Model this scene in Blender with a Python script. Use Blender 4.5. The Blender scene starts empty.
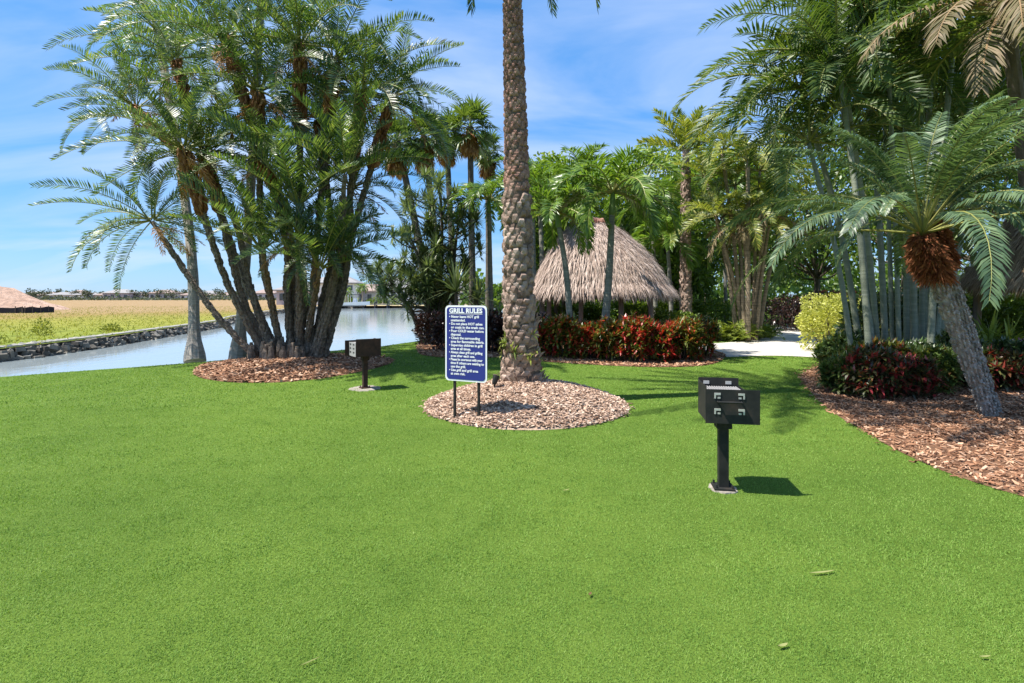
import bpy, math
import numpy as np
from mathutils import Vector, Matrix

R = math.radians
C = bpy.context.scene.collection
scene = bpy.context.scene

# ------------------------------------------------------------------ camera, sky, sun, exposure
CAM_H, F, CX, HY = 1.67, 530.0, 512.0, 297.0
cam_data = bpy.data.cameras.new('camera')
cam_data.sensor_width = 36.0
cam_data.lens = F / 1024 * 36.0
cam_data.shift_y = (HY - 341.5) / 1024
cam_data.clip_start = 0.05
cam_data.clip_end = 6000
cam = bpy.data.objects.new('camera', cam_data)
C.objects.link(cam)
cam.location = (0, 0, CAM_H)
cam.rotation_euler = (R(90), 0, 0)
scene.camera = cam

SUN_EL = R(60)
SHADOW = Vector((0.98, 0.20, 0)).normalized()          # direction shadows fall on the ground
to_sun = Vector((-SHADOW.x * math.cos(SUN_EL), -SHADOW.y * math.cos(SUN_EL), math.sin(SUN_EL)))
sun_data = bpy.data.lights.new('sun', 'SUN')
sun_data.energy = 4.6
sun_data.angle = R(0.53)
sun_data.color = (1.0, 0.95, 0.86)
sun = bpy.data.objects.new('sun', sun_data)
C.objects.link(sun)
sun.rotation_euler = to_sun.to_track_quat('Z', 'Y').to_euler()

world = bpy.data.worlds.new('World')
scene.world = world
world.use_nodes = True
wn, wl = world.node_tree.nodes, world.node_tree.links
bg = wn['Background']
sky = wn.new('ShaderNodeTexSky')
sky.sky_type = 'NISHITA'
sky.sun_disc = False
sky.sun_elevation = SUN_EL
sky.sun_rotation = math.atan2(to_sun.x, to_sun.y)
sky.air_density = 1.0
sky.dust_density = 0.3
sky.ozone_density = 2.5
hsv = wn.new('ShaderNodeHueSaturation')
hsv.inputs['Saturation'].default_value = 1.12
hsv.inputs['Value'].default_value = 1.0
wl.new(sky.outputs[0], hsv.inputs['Color'])
# thin wisps of high cloud, laid on a plane far overhead
tc = wn.new('ShaderNodeTexCoord')
sep = wn.new('ShaderNodeSeparateXYZ')
wl.new(tc.outputs['Generated'], sep.inputs[0])
zz = wn.new('ShaderNodeMath'); zz.operation = 'MAXIMUM'; zz.inputs[1].default_value = 0.0
wl.new(sep.outputs['Z'], zz.inputs[0])
zadd = wn.new('ShaderNodeMath'); zadd.operation = 'ADD'; zadd.inputs[1].default_value = 0.22
wl.new(zz.outputs[0], zadd.inputs[0])
dvx = wn.new('ShaderNodeMath'); dvx.operation = 'DIVIDE'
dvy = wn.new('ShaderNodeMath'); dvy.operation = 'DIVIDE'
wl.new(sep.outputs['X'], dvx.inputs[0]); wl.new(zadd.outputs[0], dvx.inputs[1])
wl.new(sep.outputs['Y'], dvy.inputs[0]); wl.new(zadd.outputs[0], dvy.inputs[1])
cmb = wn.new('ShaderNodeCombineXYZ')
wl.new(dvx.outputs[0], cmb.inputs[0]); wl.new(dvy.outputs[0], cmb.inputs[1])
mp = wn.new('ShaderNodeMapping')
mp.inputs['Rotation'].default_value = (0, 0, R(24))
mp.inputs['Scale'].default_value = (0.75, 1.7, 1)
mp.inputs['Location'].default_value = (0.55, 0.2, 0)
wl.new(cmb.outputs[0], mp.inputs[0])
cn = wn.new('ShaderNodeTexNoise')
cn.inputs['Scale'].default_value = 1.15
cn.inputs['Detail'].default_value = 8
cn.inputs['Roughness'].default_value = 0.52
cn.inputs['Distortion'].default_value = 0.5
wl.new(mp.outputs[0], cn.inputs['Vector'])
cr = wn.new('ShaderNodeValToRGB')
cr.color_ramp.elements[0].position = 0.40; cr.color_ramp.elements[0].color = (0, 0, 0, 1)
cr.color_ramp.elements[1].position = 0.74; cr.color_ramp.elements[1].color = (0.75, 0.75, 0.75, 1)
wl.new(cn.outputs[0], cr.inputs[0])
cmix = wn.new('ShaderNodeMix'); cmix.data_type = 'RGBA'
wl.new(cr.outputs[0], cmix.inputs[0])
gr = wn.new('ShaderNodeValToRGB')          # deep clear blue of the air, paler cyan low down
for p_, c_ in ((0.12, (.40, 1.36, 2.85, 1)), (0.3, (.34, 1.22, 2.9, 1)), (0.6, (.36, 1.15, 2.75, 1))):
    gr.color_ramp.elements.new(p_).color = c_
gr.color_ramp.elements[0].color = (.56, 1.6, 2.8, 1)
gr.color_ramp.elements[-1].color = (.40, 1.2, 2.7, 1)
wl.new(zz.outputs[0], gr.inputs[0])
smix = wn.new('ShaderNodeMix'); smix.data_type = 'RGBA'; smix.inputs[0].default_value = 0.82
wl.new(hsv.outputs[0], smix.inputs[6]); wl.new(gr.outputs[0], smix.inputs[7])
wl.new(smix.outputs[2], cmix.inputs[6])
cmix.inputs[7].default_value = (2.6, 2.95, 3.7, 1)
wl.new(cmix.outputs[2], bg.inputs[0])
bg.inputs[1].default_value = 0.15
scene.view_settings.view_transform = 'Standard'
scene.view_settings.look = 'None'
scene.view_settings.exposure = 1.08
scene.view_settings.gamma = 1.0
scene.cycles.max_bounces = 8
scene.cycles.diffuse_bounces = 3
scene.cycles.transparent_max_bounces = 8
scene.cycles.caustics_reflective = False
scene.cycles.caustics_refractive = False


# ------------------------------------------------------------------ measuring helpers
def G(px, py, z=0.0):
    """ground point (height z) measured at a pixel of the photograph"""
    Y = (CAM_H - z) * F / (py - HY)
    return np.array(((px - CX) / F * Y, Y, z))


def W(px, py, Y):
    """point at distance Y measured at a pixel of the photograph"""
    return np.array(((px - CX) / F * Y, Y, CAM_H - (py - HY) / F * Y))


def rng_(seed):
    return np.random.default_rng(seed)


# ------------------------------------------------------------------ mesh builder
class MB:
    def __init__(self):
        self.v, self.f, self.m, self.n = [], [], [], 0

    def add(self, verts, faces, mat=0):
        verts = np.asarray(verts, dtype=np.float64).reshape(-1, 3)
        if not isinstance(faces, (list, tuple)) or (len(faces) and np.isscalar(faces[0])):
            faces = [faces]
        for fa in faces:
            fa = np.asarray(fa, dtype=np.int64)
            if fa.size == 0:
                continue
            if fa.ndim == 1:
                fa = fa[None]
            self.f.append(fa + self.n)
            self.m.append(np.full(len(fa), mat, dtype=np.int32))
        self.v.append(verts)
        self.n += len(verts)

    def add_mb(self, other, M=None, offset=None):
        if not other.v:
            return
        V = np.concatenate(other.v)
        if M is not None:
            V = V @ np.asarray(M).T
        if offset is not None:
            V = V + np.asarray(offset)
        base = self.n
        for fa, ma in zip(other.f, other.m):
            self.f.append(fa + base); self.m.append(ma)
        self.v.append(V); self.n += len(V)

    def mesh(self, name, mats, smooth=False):
        V = np.concatenate(self.v) if self.v else np.zeros((0, 3))
        loops = np.concatenate([fa.ravel() for fa in self.f])
        sizes = np.concatenate([np.full(len(fa), fa.shape[1]) for fa in self.f])
        mi = np.concatenate(self.m)
        starts = np.concatenate(([0], np.cumsum(sizes)[:-1]))
        me = bpy.data.meshes.new(name)
        me.vertices.add(len(V)); me.vertices.foreach_set('co', V.astype(np.float32).ravel())
        me.loops.add(len(loops)); me.loops.foreach_set('vertex_index', loops.astype(np.int32))
        me.polygons.add(len(sizes))
        me.polygons.foreach_set('loop_start', starts.astype(np.int32))
        me.polygons.foreach_set('loop_total', sizes.astype(np.int32))
        if not isinstance(mats, (list, tuple)):
            mats = [mats]
        for m in mats:
            me.materials.append(m)
        me.polygons.foreach_set('material_index', mi)
        me.polygons.foreach_set('use_smooth', np.full(len(sizes), bool(smooth)))
        me.update(calc_edges=True)
        me.validate()
        return me

    def build(self, name, mats, parent=None, smooth=False, loc=None):
        o = bpy.data.objects.new(name, self.mesh(name, mats, smooth))
        C.objects.link(o)
        if parent is not None:
            o.parent = parent
        if loc is not None:
            o.location = loc
        return o


def empty(name, loc, rz=0.0):
    o = bpy.data.objects.new(name, None)
    o.empty_display_size = 0.2
    C.objects.link(o)
    o.location = tuple(float(c) for c in loc)
    o.rotation_euler = (0, 0, rz)
    return o


def tag(o, label=None, cat=None, group=None, kind=None):
    if label: o['label'] = label
    if cat: o['category'] = cat
    if group: o['group'] = group
    if kind: o['kind'] = kind
    return o


def copy_tree(o, parent=None):
    c = o.copy(); C.objects.link(c); c.parent = parent
    for ch in list(o.children):
        copy_tree(ch, c)
    return c


def box(mb, c, s, M=None, mat=0, taper=1.0):
    c = np.asarray(c, float); h = np.asarray(s, float) / 2
    P = np.array([(-1, -1, -1), (1, -1, -1), (1, 1, -1), (-1, 1, -1), (-1, -1, 1), (1, -1, 1), (1, 1, 1), (-1, 1, 1)], float) * h
    P[4:, :2] *= taper
    if M is not None:
        P = P @ np.asarray(M).T
    mb.add(P + c, [np.array([(0, 3, 2, 1), (4, 5, 6, 7), (0, 1, 5, 4), (1, 2, 6, 5), (2, 3, 7, 6), (3, 0, 4, 7)])], mat)


def rotz(a):
    c, s = math.cos(a), math.sin(a)
    return np.array([(c, -s, 0), (s, c, 0), (0, 0, 1)])


def curve(pts, n=24):
    """smooth Catmull-Rom curve through pts"""
    P = np.asarray(pts, float)
    if len(P) == 2:
        t = np.linspace(0, 1, n)[:, None]
        return P[0] * (1 - t) + P[1] * t
    Q = np.concatenate(([2 * P[0] - P[1]], P, [2 * P[-1] - P[-2]]))
    out = []
    segs = len(P) - 1
    for t in np.linspace(0, segs - 1e-9, n):
        i = int(t); u = t - i
        a, b, c, d = Q[i], Q[i + 1], Q[i + 2], Q[i + 3]
        out.append(0.5 * (2 * b + (c - a) * u + (2 * a - 5 * b + 4 * c - d) * u * u + (3 * b - a - 3 * c + d) * u ** 3))
    return np.array(out)


def frames(P):
    T = np.gradient(P, axis=0)
    T /= np.linalg.norm(T, axis=1, keepdims=True) + 1e-12
    ref = np.array((0.0, 1.0, 0.0)) if abs(T[0][1]) < 0.9 else np.array((1.0, 0, 0))
    A = np.cross(T, ref); A /= np.linalg.norm(A, axis=1, keepdims=True) + 1e-12
    B = np.cross(T, A)
    return T, A, B


def tube(mb, P, rad, sides=8, mat=0, cap=True, noise=None, rng=None):
    P = np.asarray(P, float); n = len(P)
    rad = np.broadcast_to(np.asarray(rad, float), (n,))
    T, A, B = frames(P)
    th = np.linspace(0, 2 * math.pi, sides, endpoint=False)
    rr = rad[:, None] * np.ones(sides)[None]
    if noise and rng is not None:
        rr = rr * (1 + rng.normal(0, noise, rr.shape))
    V = P[:, None] + rr[..., None] * (np.cos(th)[None, :, None] * A[:, None] + np.sin(th)[None, :, None] * B[:, None])
    V = V.reshape(-1, 3)
    i = np.arange(n - 1)[:, None] * sides; j = np.arange(sides)[None]; k = (j + 1) % sides
    fq = np.stack([i + j, i + k, i + sides + k, i + sides + j], -1).reshape(-1, 4)
    fs = [fq]
    if cap:
        fs.append(np.arange(sides)[::-1][None]); fs.append((np.arange(sides) + (n - 1) * sides)[None])
    mb.add(V, fs, mat)


def sheet(mb, pts, z=None, mat=0):
    P = np.asarray(pts, float)
    if P.shape[1] == 2:
        P = np.c_[P, np.full(len(P), z)]
    elif z is not None:
        P = P.copy(); P[:, 2] = z
    mb.add(P, [np.arange(len(P))[None]], mat)


def smooth_loop(pts, n=80):
    P = np.asarray(pts, float); m = len(P); out = []
    for t in np.linspace(0, m, n, endpoint=False):
        i = int(t); u = t - i
        a, b, c, d = P[(i - 1) % m], P[i % m], P[(i + 1) % m], P[(i + 2) % m]
        out.append(0.5 * (2 * b + (c - a) * u + (2 * a - 5 * b + 4 * c - d) * u * u + (3 * b - a - 3 * c + d) * u ** 3))
    return np.array(out)


def inside(pts, poly):
    """boolean mask of 2-D pts inside poly"""
    x, y = pts[:, 0], pts[:, 1]
    r = np.zeros(len(pts), bool)
    n = len(poly)
    for i in range(n):
        x1, y1 = poly[i][0], poly[i][1]; x2, y2 = poly[(i + 1) % n][0], poly[(i + 1) % n][1]
        if y1 == y2:
            continue
        c = ((y1 > y) != (y2 > y)) & (x < (x2 - x1) * (y - y1) / (y2 - y1) + x1)
        r ^= c
    return r


def unit(v):
    v = np.asarray(v, float)
    return v / (np.linalg.norm(v, axis=-1, keepdims=True) + 1e-12)


# ------------------------------------------------------------------ materials
def nmat(name):
    m = bpy.data.materials.new(name); m.use_nodes = True
    nt = m.node_tree
    return m, nt.nodes, nt.links, nt.nodes['Principled BSDF']


def ramp(nodes, cols, interp='LINEAR'):
    r = nodes.new('ShaderNodeValToRGB'); e = r.color_ramp
    e.interpolation = interp
    while len(e.elements) < len(cols):
        e.elements.new(0.5)
    for i, c in enumerate(cols):
        if len(c) == 4:
            p, c = c[0], c[1:]
        else:
            p = i / max(1, len(cols) - 1)
        e.elements[i].position = p; e.elements[i].color = (*c, 1)
    return r


def noise(nodes, links, scale, detail=4, rough=0.55, coord='Object', vec_scale=None):
    t = nodes.new('ShaderNodeTexCoord')
    n = nodes.new('ShaderNodeTexNoise')
    n.inputs['Scale'].default_value = scale; n.inputs['Detail'].default_value = detail; n.inputs['Roughness'].default_value = rough
    src = t.outputs[coord]
    if vec_scale:
        mpn = nodes.new('ShaderNodeMapping'); mpn.inputs['Scale'].default_value = vec_scale
        links.new(src, mpn.inputs[0]); src = mpn.outputs[0]
    links.new(src, n.inputs['Vector'])
    return n


def leaf_mat(name, cols, rough=0.42, transl=0.3, nscale=1.2, island=0.6, spec=0.5):
    """foliage: colour varies leaf by leaf and in loose clumps, light passes through"""
    m, N, L, b = nmat(name)
    geo = N.new('ShaderNodeNewGeometry')
    nz = noise(N, L, nscale, 3)
    mx = N.new('ShaderNodeMix'); mx.data_type = 'FLOAT'; mx.inputs[0].default_value = island
    L.new(nz.outputs[0], mx.inputs[2]); L.new(geo.outputs['Random Per Island'], mx.inputs[3])
    r = ramp(N, cols); L.new(mx.outputs[0], r.inputs[0])
    L.new(r.outputs[0], b.inputs['Base Color'])
    b.inputs['Roughness'].default_value = rough
    b.inputs['Specular IOR Level'].default_value = spec
    tr = N.new('ShaderNodeBsdfTranslucent')
    g = N.new('ShaderNodeMix'); g.data_type = 'RGBA'; g.blend_type = 'MULTIPLY'; g.inputs[0].default_value = 1
    L.new(r.outputs[0], g.inputs[6]); g.inputs[7].default_value = (1.5, 1.5, 0.7, 1)
    L.new(g.outputs[2], tr.inputs[0])
    ms = N.new('ShaderNodeMixShader'); ms.inputs[0].default_value = transl
    L.new(b.outputs[0], ms.inputs[1]); L.new(tr.outputs[0], ms.inputs[2])
    L.new(ms.outputs[0], N['Material Output'].inputs[0])
    return m


def rough_mat(name, cols, scale=6, rough=0.85, detail=6, bump=0.3, bscale=None, vec_scale=None, island=0.0, spec=0.3, metal=0.0, dist=0.02):
    m, N, L, b = nmat(name)
    nz = noise(N, L, scale, detail, 0.6, vec_scale=vec_scale)
    fac = nz.outputs[0]
    if island > 0:
        geo = N.new('ShaderNodeNewGeometry')
        mx = N.new('ShaderNodeMix'); mx.data_type = 'FLOAT'; mx.inputs[0].default_value = island
        L.new(fac, mx.inputs[2]); L.new(geo.outputs['Random Per Island'], mx.inputs[3]); fac = mx.outputs[0]
    r = ramp(N, cols); L.new(fac, r.inputs[0]); L.new(r.outputs[0], b.inputs['Base Color'])
    b.inputs['Roughness'].default_value = rough; b.inputs['Specular IOR Level'].default_value = spec; b.inputs['Metallic'].default_value = metal
    if bump:
        bn = noise(N, L, bscale or scale * 3, 5, 0.6, vec_scale=vec_scale)
        bp = N.new('ShaderNodeBump'); bp.inputs['Strength'].default_value = bump; bp.inputs['Distance'].default_value = dist
        L.new(bn.outputs[0], bp.inputs['Height']); L.new(bp.outputs[0], b.inputs['Normal'])
    return m


M = {}
# leaves
M['reclinata'] = leaf_mat('date_palm_leaf', [(0.2, .022, .046, .020), (0.45, .060, .112, .034), (0.68, .145, .205, .056), (0.92, .34, .37, .11)], 0.40, .34, 1.1, .5, .5)
M['queen'] = leaf_mat('feather_palm_leaf', [(0.2, 0.0454, 0.098, 0.0189), (0.6, 0.1134, 0.21, 0.0315), (1, 0.257, 0.336, 0.0378)], .38, .32, .8, .45, .6)
M['green_palm'] = leaf_mat('bright_palm_leaf', [(0.15, .045, .095, .018), (0.55, .13, .225, .032), (1, .34, .44, .06)], .38, .36, 1.2, .5, .5)
M['blue_palm'] = leaf_mat('blue_green_palm_leaf', [(0.15, .034, .066, .034), (0.5, .085, .145, .070), (0.82, .19, .265, .125), (1, .34, .40, .20)], .40, .30, 1.5, .5, .45)
M['clump_palm'] = leaf_mat('dark_feather_leaf', [(0.15, .026, .055, .016), (0.5, .065, .115, .026), (0.8, .16, .21, .05), (1, .40, .36, .12)], .46, .30, 1.0, .45, .3)
M['areca'] = leaf_mat('yellowed_palm_leaf', [(0.15, .05, .09, .02), (0.45, .16, .21, .035), (0.75, .38, .37, .07), (1, .50, .36, .12)], .42, .32, 1.3, .45, .5)
M['fan'] = leaf_mat('fan_palm_leaf', [(0.2, 0.0529, 0.098, 0.0252), (0.6, 0.121, 0.182, 0.0378), (1, 0.2419, 0.28, 0.063)], .42, .3, 1.2, .5, .5)
M['dead'] = leaf_mat('dry_palm_leaf', [(0.15, .20, .09, .035), (0.5, .40, .20, .075), (0.9, .55, .36, .17)], .7, .3, 2.0, .6, .2)
M['dead_pink'] = leaf_mat('withered_frond_leaf', [(0.15, .085, .060, .030), (0.4, .13, .115, .045), (0.65, .21, .155, .09), (0.95, .34, .26, .18)], .6, .2, 2.0, .6, .3)
M['rachis'] = rough_mat('palm_rib', [(.10, .13, .03), (.22, .22, .06), (.30, .26, .10)], 2, .5, bump=0)
M['rachis_dead'] = rough_mat('dry_palm_rib', [(.22, .13, .06), (.40, .27, .15)], 3, .7, bump=0)
M['yucca'] = leaf_mat('strap_leaf', [(0.15, .06, .10, .045), (0.55, .15, .205, .085), (1, .33, .36, .17)], .4, .25, 1.5, .5, .6)
M['broad'] = leaf_mat('broad_leaf', [(0.15, 0.0356, 0.075, 0.0171), (0.5, 0.0972, 0.165, 0.0256), (0.8, 0.1944, 0.27, 0.037), (1, 0.3564, 0.39, 0.057)], .42, .3, .8, .45, .5)
M['broad_lt'] = leaf_mat('yellow_green_broad_leaf', [(0.15, .075, .125, .020), (0.5, .19, .27, .036), (1, .46, .48, .075)], .42, .36, .8, .45, .5)
M['far_leaf'] = leaf_mat('far_tree_leaf', [(.2, .045, .065, .045), (.8, .11, .13, .08)], .6, .2, .5, .5, .3)
M['croton'] = leaf_mat('croton_leaf', [(0.1, .022, .032, .012), (0.32, .06, .085, .018), (0.46, .14, .17, .026), (0.56, .32, .034, .024), (0.74, .48, .032, .030), (0.88, .50, .10, .035), (1, .55, .40, .07)], .35, .25, 2.6, .38, .6)
M['croton_green'] = leaf_mat('croton_green_leaf', [(0.1, .022, .032, .012), (0.34, .07, .095, .018), (0.56, .17, .20, .028), (0.70, .34, .05, .026), (0.8, .42, .06, .03), (1, .50, .40, .07)], .35, .25, 1.9, .55, .6)
M['burgundy'] = leaf_mat('dark_burgundy_leaf', [(0.1, .012, .007, .008), (0.6, .034, .016, .014), (0.85, .09, .028, .022), (1, .14, .05, .03)], .35, .15, 2.0, .6, .6)
M['ti'] = leaf_mat('ti_plant_leaf', [(0.1, .020, .016, .014), (0.36, .06, .06, .03), (0.56, .10, .12, .035), (0.66, .34, .04, .045), (0.85, .52, .07, .07), (1, .55, .26, .12)], .33, .25, 1.6, .55, .7)
M['ti_dark'] = leaf_mat('dark_mixed_leaf', [(0.1, .012, .020, .010), (0.5, .05, .095, .03), (0.75, .09, .13, .04), (0.88, .22, .07, .05), (1, .32, .16, .08)], .33, .2, 1.6, .55, .7)
M['ti_mid'] = leaf_mat('green_and_rust_leaf', [(0.1, .025, .040, .014), (0.4, .075, .125, .030), (0.62, .14, .19, .045), (0.8, .30, .10, .05), (1, .44, .26, .10)], .35, .25, 2.2, .45, .6)
M['duranta'] = leaf_mat('gold_mound_leaf', [(0.1, .22, .25, .04), (0.5, .46, .48, .12), (1, .72, .70, .28)], .42, .32, 2.5, .6, .4)
M['fern'] = leaf_mat('fern_leaf', [(0.1, .06, .10, .02), (0.5, .17, .22, .035), (1, .36, .38, .07)], .45, .35, 2.0, .5, .4)
M['green_shrub'] = leaf_mat('green_shrub_leaf', [(0.1, 0.0405, 0.075, 0.0171), (0.5, 0.1134, 0.18, 0.0256), (1, 0.2916, 0.36, 0.0427)], .4, .3, 2.0, .5, .5)
M['yellow_hedge'] = leaf_mat('light_hedge_leaf', [(0.1, .08, .12, .02), (0.5, .20, .25, .035), (1, .36, .40, .06)], .45, .3, 2.0, .5, .4)
M['weed_green'] = leaf_mat('green_weed_leaf', [(0.1, .10, .14, .03), (0.6, .25, .27, .05), (1, .38, .36, .09)], .6, .3, 2.0, .5, .2)
M['bougain'] = leaf_mat('pink_flower_petal', [(0.1, .05, .06, .02), (0.45, .10, .08, .04), (0.6, .45, .12, .10), (1, .65, .25, .22)], .5, .3, 2.0, .6, .3)
M['purple'] = leaf_mat('purple_flower_petal', [(0, .30, .10, .35), (1, .50, .22, .55)], .5, .3, 2.0, .6, .3)
# trunks
M['date_trunk'] = rough_mat('date_palm_bark', [(0.25, .125, .080, .060), (0.5, .28, .195, .152), (0.75, .43, .325, .265)], 5, .9, bump=.7, bscale=30, island=.3)
M['date_trunk_upper'] = rough_mat('brown_date_palm_bark', [(0.25, .125, .060, .044), (0.5, .275, .150, .112), (0.75, .39, .25, .195)], 5, .9, bump=.7, bscale=30, island=.3)
M['trunk_gap'] = rough_mat('dark_trunk_gap', [(.075, .050, .038), (.16, .115, .085)], 14, .95, bump=.6, bscale=40)  # darker colour of the trunk core, showing between the leaf bases
M['reclinata_trunk'] = rough_mat('fibrous_palm_trunk', [(0.3, .10, .077, .058), (0.55, .23, .18, .14), (0.8, .38, .31, .245)], 9, .95, bump=.9, bscale=26, vec_scale=(1, 1, 1.6), dist=.04)
M['boot'] = rough_mat('brown_leaf_base', [(0.3, .17, .075, .034), (0.6, .34, .155, .07), (0.85, .48, .27, .14)], 9, .95, bump=.8, bscale=30, island=.4)
M['royal_trunk'] = rough_mat('pale_palm_trunk', [(0.3, .20, .17, .145), (0.6, .36, .32, .28), (0.85, .48, .44, .40)], 5, .85, bump=.3, bscale=14, vec_scale=(1, 1, 5))
M['grey_trunk'] = rough_mat('ringed_grey_trunk', [(0.3, .12, .12, .10), (0.6, .24, .23, .20), (0.85, .38, .36, .32)], 4, .8, bump=.4, bscale=8, vec_scale=(.6, .6, 7))
M['cane'] = rough_mat('grey_green_cane', [(0.3, .11, .125, .09), (0.55, .21, .23, .17), (0.85, .38, .39, .32)], 3, .6, bump=.35, bscale=5, vec_scale=(.5, .5, 7), island=.5)
M['tan_cane'] = rough_mat('tan_cane', [(0.3, .14, .11, .07), (0.55, .28, .22, .15), (0.85, .42, .35, .25)], 3, .7, bump=.35, bscale=5, vec_scale=(.5, .5, 7))
M['bark'] = rough_mat('tree_bark', [(0.3, .06, .05, .04), (0.6, .14, .115, .09), (0.85, .24, .20, .17)], 7, .9, bump=.7, bscale=20, vec_scale=(1, 1, .5))
M['crownshaft'] = rough_mat('crownshaft_green', [(.10, .16, .04), (.20, .27, .08)], 4, .45, bump=0)
M['hairy'] = rough_mat('shaggy_red_fibre', [(0.2, .11, .035, .016), (0.5, .28, .095, .042), (0.85, .45, .19, .09)], 16, .95, bump=.4, island=.5)
M['pygmy_trunk'] = rough_mat('knobbly_grey_trunk', [(0.3, .20, .18, .16), (0.6, .38, .35, .32), (0.85, .55, .52, .48)], 12, .9, bump=.8, bscale=45, island=.3)


# ------------------------------------------------------------------ palms
def frond(mb, rng, L, elev, droop, nl, ll, lw, vee=30, b0=65, b1=30, hang=.3, t0=.14, pet=.016, az=0., origin=(0, 0, 0), side=0.0, mats=(0, 1), jit=1.0, power=1.35, extra=None):
    n = 14
    t = np.linspace(0, 1, n)
    ang = elev - droop * t ** power
    ds = L / (n - 1)
    r = np.concatenate(([0], np.cumsum(np.cos(ang[:-1]) * ds))); z = np.concatenate(([0], np.cumsum(np.sin(ang[:-1]) * ds)))
    P = np.stack([r, side * L * t ** 2, z], 1)
    T = unit(np.gradient(P, axis=0))
    S = unit(np.cross(np.array((0, 0, 1.0)), T)) if abs(elev) < 1.4 else np.tile((0, 1.0, 0), (n, 1))
    S = np.tile(np.array((0, 1.0, 0)), (n, 1)); S = unit(S - (S * T).sum(1, keepdims=True) * T)
    tw = rng.normal(0, .25) * t[:, None]
    Nn = np.cross(T, S)
    S, Nn = S * np.cos(tw) + Nn * np.sin(tw), Nn * np.cos(tw) - S * np.sin(tw)
    tl = np.repeat(np.linspace(t0, .995, nl), 2) + rng.normal(0, .25 / nl * jit, nl * 2)
    tl = np.clip(tl, t0 * .8, .999)
    sg = np.tile((1.0, -1.0), nl)
    ip = lambda A: np.stack([np.interp(tl, t, A[:, k]) for k in range(3)], 1)
    p, tt, ss, nn = ip(P), unit(ip(T)), unit(ip(S)), unit(ip(Nn))
    prof = np.interp(tl, [t0, t0 + .12, .45, .8, 1], [.45, .8, 1, .78, .4]) * (1 + rng.normal(0, .08 * jit, nl * 2))
    beta = np.radians(b0 + (b1 - b0) * tl + rng.normal(0, 6 * jit, nl * 2))[:, None]
    v = np.radians(vee + rng.normal(0, 12 * jit, nl * 2))[:, None]
    d = np.cos(beta) * tt + np.sin(beta) * (sg[:, None] * ss * np.cos(v) + nn * np.sin(v))
    d = unit(d)
    ln = (ll * prof)[:, None]
    w = unit(tt - (tt * d).sum(1, keepdims=True) * d + rng.normal(0, .15 * jit, d.shape))
    hg = (hang * (1 + rng.normal(0, .3 * jit, nl * 2)))[:, None]
    down = np.array((0, 0, -1.0))
    mid = p + unit(d + down * hg * .25) * ln * .5
    tip = mid + unit(d + down * hg) * ln * .5
    hw = lw * .5
    V = np.stack([p - w * hw * .4, p + w * hw * .4, mid - w * hw, mid + w * hw, tip], 1).reshape(-1, 3)
    k = np.arange(nl * 2)[:, None] * 5
    fq = np.concatenate([k, k + 1, k + 3, k + 2], 1); ft = np.concatenate([k + 2, k + 3, k + 4], 1)
    Rz = rotz(az)
    if extra is not None:
        Rz = extra @ Rz
    o = np.asarray(origin)
    mb.add(V @ Rz.T + o, [fq, ft], mats[0])
    tb = MB()
    tube(tb, P, np.interp(t, [0, .2, 1], [pet * 1.6, pet, pet * .2]), 4, mats[1], cap=False)
    mb.add_mb(tb, Rz, o)


def tilt(rng, amt):
    a = rng.uniform(0, 2 * math.pi); b = rng.normal(0, amt)
    return np.array(Matrix.Rotation(b, 3, Vector((math.cos(a), math.sin(a), 0))))


def feather_crown(seed, n=26, L=2.6, top=85, low=-25, droop=(45, 85), nl=46, ll=.42, lw=.03, vee=28, b0=65, b1=32, hang=.35, base_r=.08, pet=.016, t0=.14, power=1.35, lean=.08, jit=1.0):
    rng = rng_(seed); mb = MB()
    for i in range(n):
        u = (i + .5) / n
        el = R(top + (low - top) * u ** .85 + rng.normal(0, 5))
        dr = R(droop[0] + (droop[1] - droop[0]) * rng.random())
        az = i * 2.39996 + rng.normal(0, .2)
        Lf = L * (0.72 + .28 * min(1, u * 3)) * (1 + rng.normal(0, .07))
        o = np.array((math.cos(az) * base_r, math.sin(az) * base_r, -.25 * u * base_r * 4))
        frond(mb, rng, Lf, el, dr, nl, ll, lw, vee, b0, b1, hang, t0, pet, az, o, rng.normal(0, .06), extra=tilt(rng, lean), power=power, jit=jit)
    return mb


def fan_leaf(mb, rng, pl, Rr, elev, az, origin, nseg=20, spread=125, droop=.5, mats=(0, 1), w=.05):
    d = np.array((math.cos(elev), 0, math.sin(elev)))
    P = np.array([d * pl * t + np.array((0, 0, -.12 * pl * t * t)) for t in np.linspace(0, 1, 5)])
    Rz = rotz(az); o = np.asarray(origin)
    tb = MB(); tube(tb, P, np.linspace(.022, .010, 5), 4, mats[1], cap=False); mb.add_mb(tb, Rz, o)
    hub = P[-1]; T = unit(P[-1] - P[-2]); S = np.array((0, 1.0, 0)); Nn = np.cross(T, S)
    a = np.radians(np.linspace(-spread, spread, nseg) + rng.normal(0, 3, nseg))[:, None]
    fold = .35 * np.abs(np.sin(a))
    dd = unit(np.cos(a) * T + np.sin(a) * S + Nn * fold)
    ln = (Rr * (0.8 + .2 * np.cos(a)) * (1 + rng.normal(0, .07, (nseg, 1))))
    ww = unit(np.cross(dd, Nn))
    down = np.array((0, 0, -1.0))
    m = hub + dd * ln * .55
    dr = droop * (1 + rng.normal(0, .3, (nseg, 1)))
    tp = m + unit(dd + down * dr) * ln * .45
    V = np.stack([hub - ww * w * .12, hub + ww * w * .12, m - ww * w, m + ww * w, tp], 1).reshape(-1, 3)
    k = np.arange(nseg)[:, None] * 5
    mb.add(V @ Rz.T + o, [np.concatenate([k, k + 1, k + 3, k + 2], 1), np.concatenate([k + 2, k + 3, k + 4], 1)], mats[0])


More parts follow.
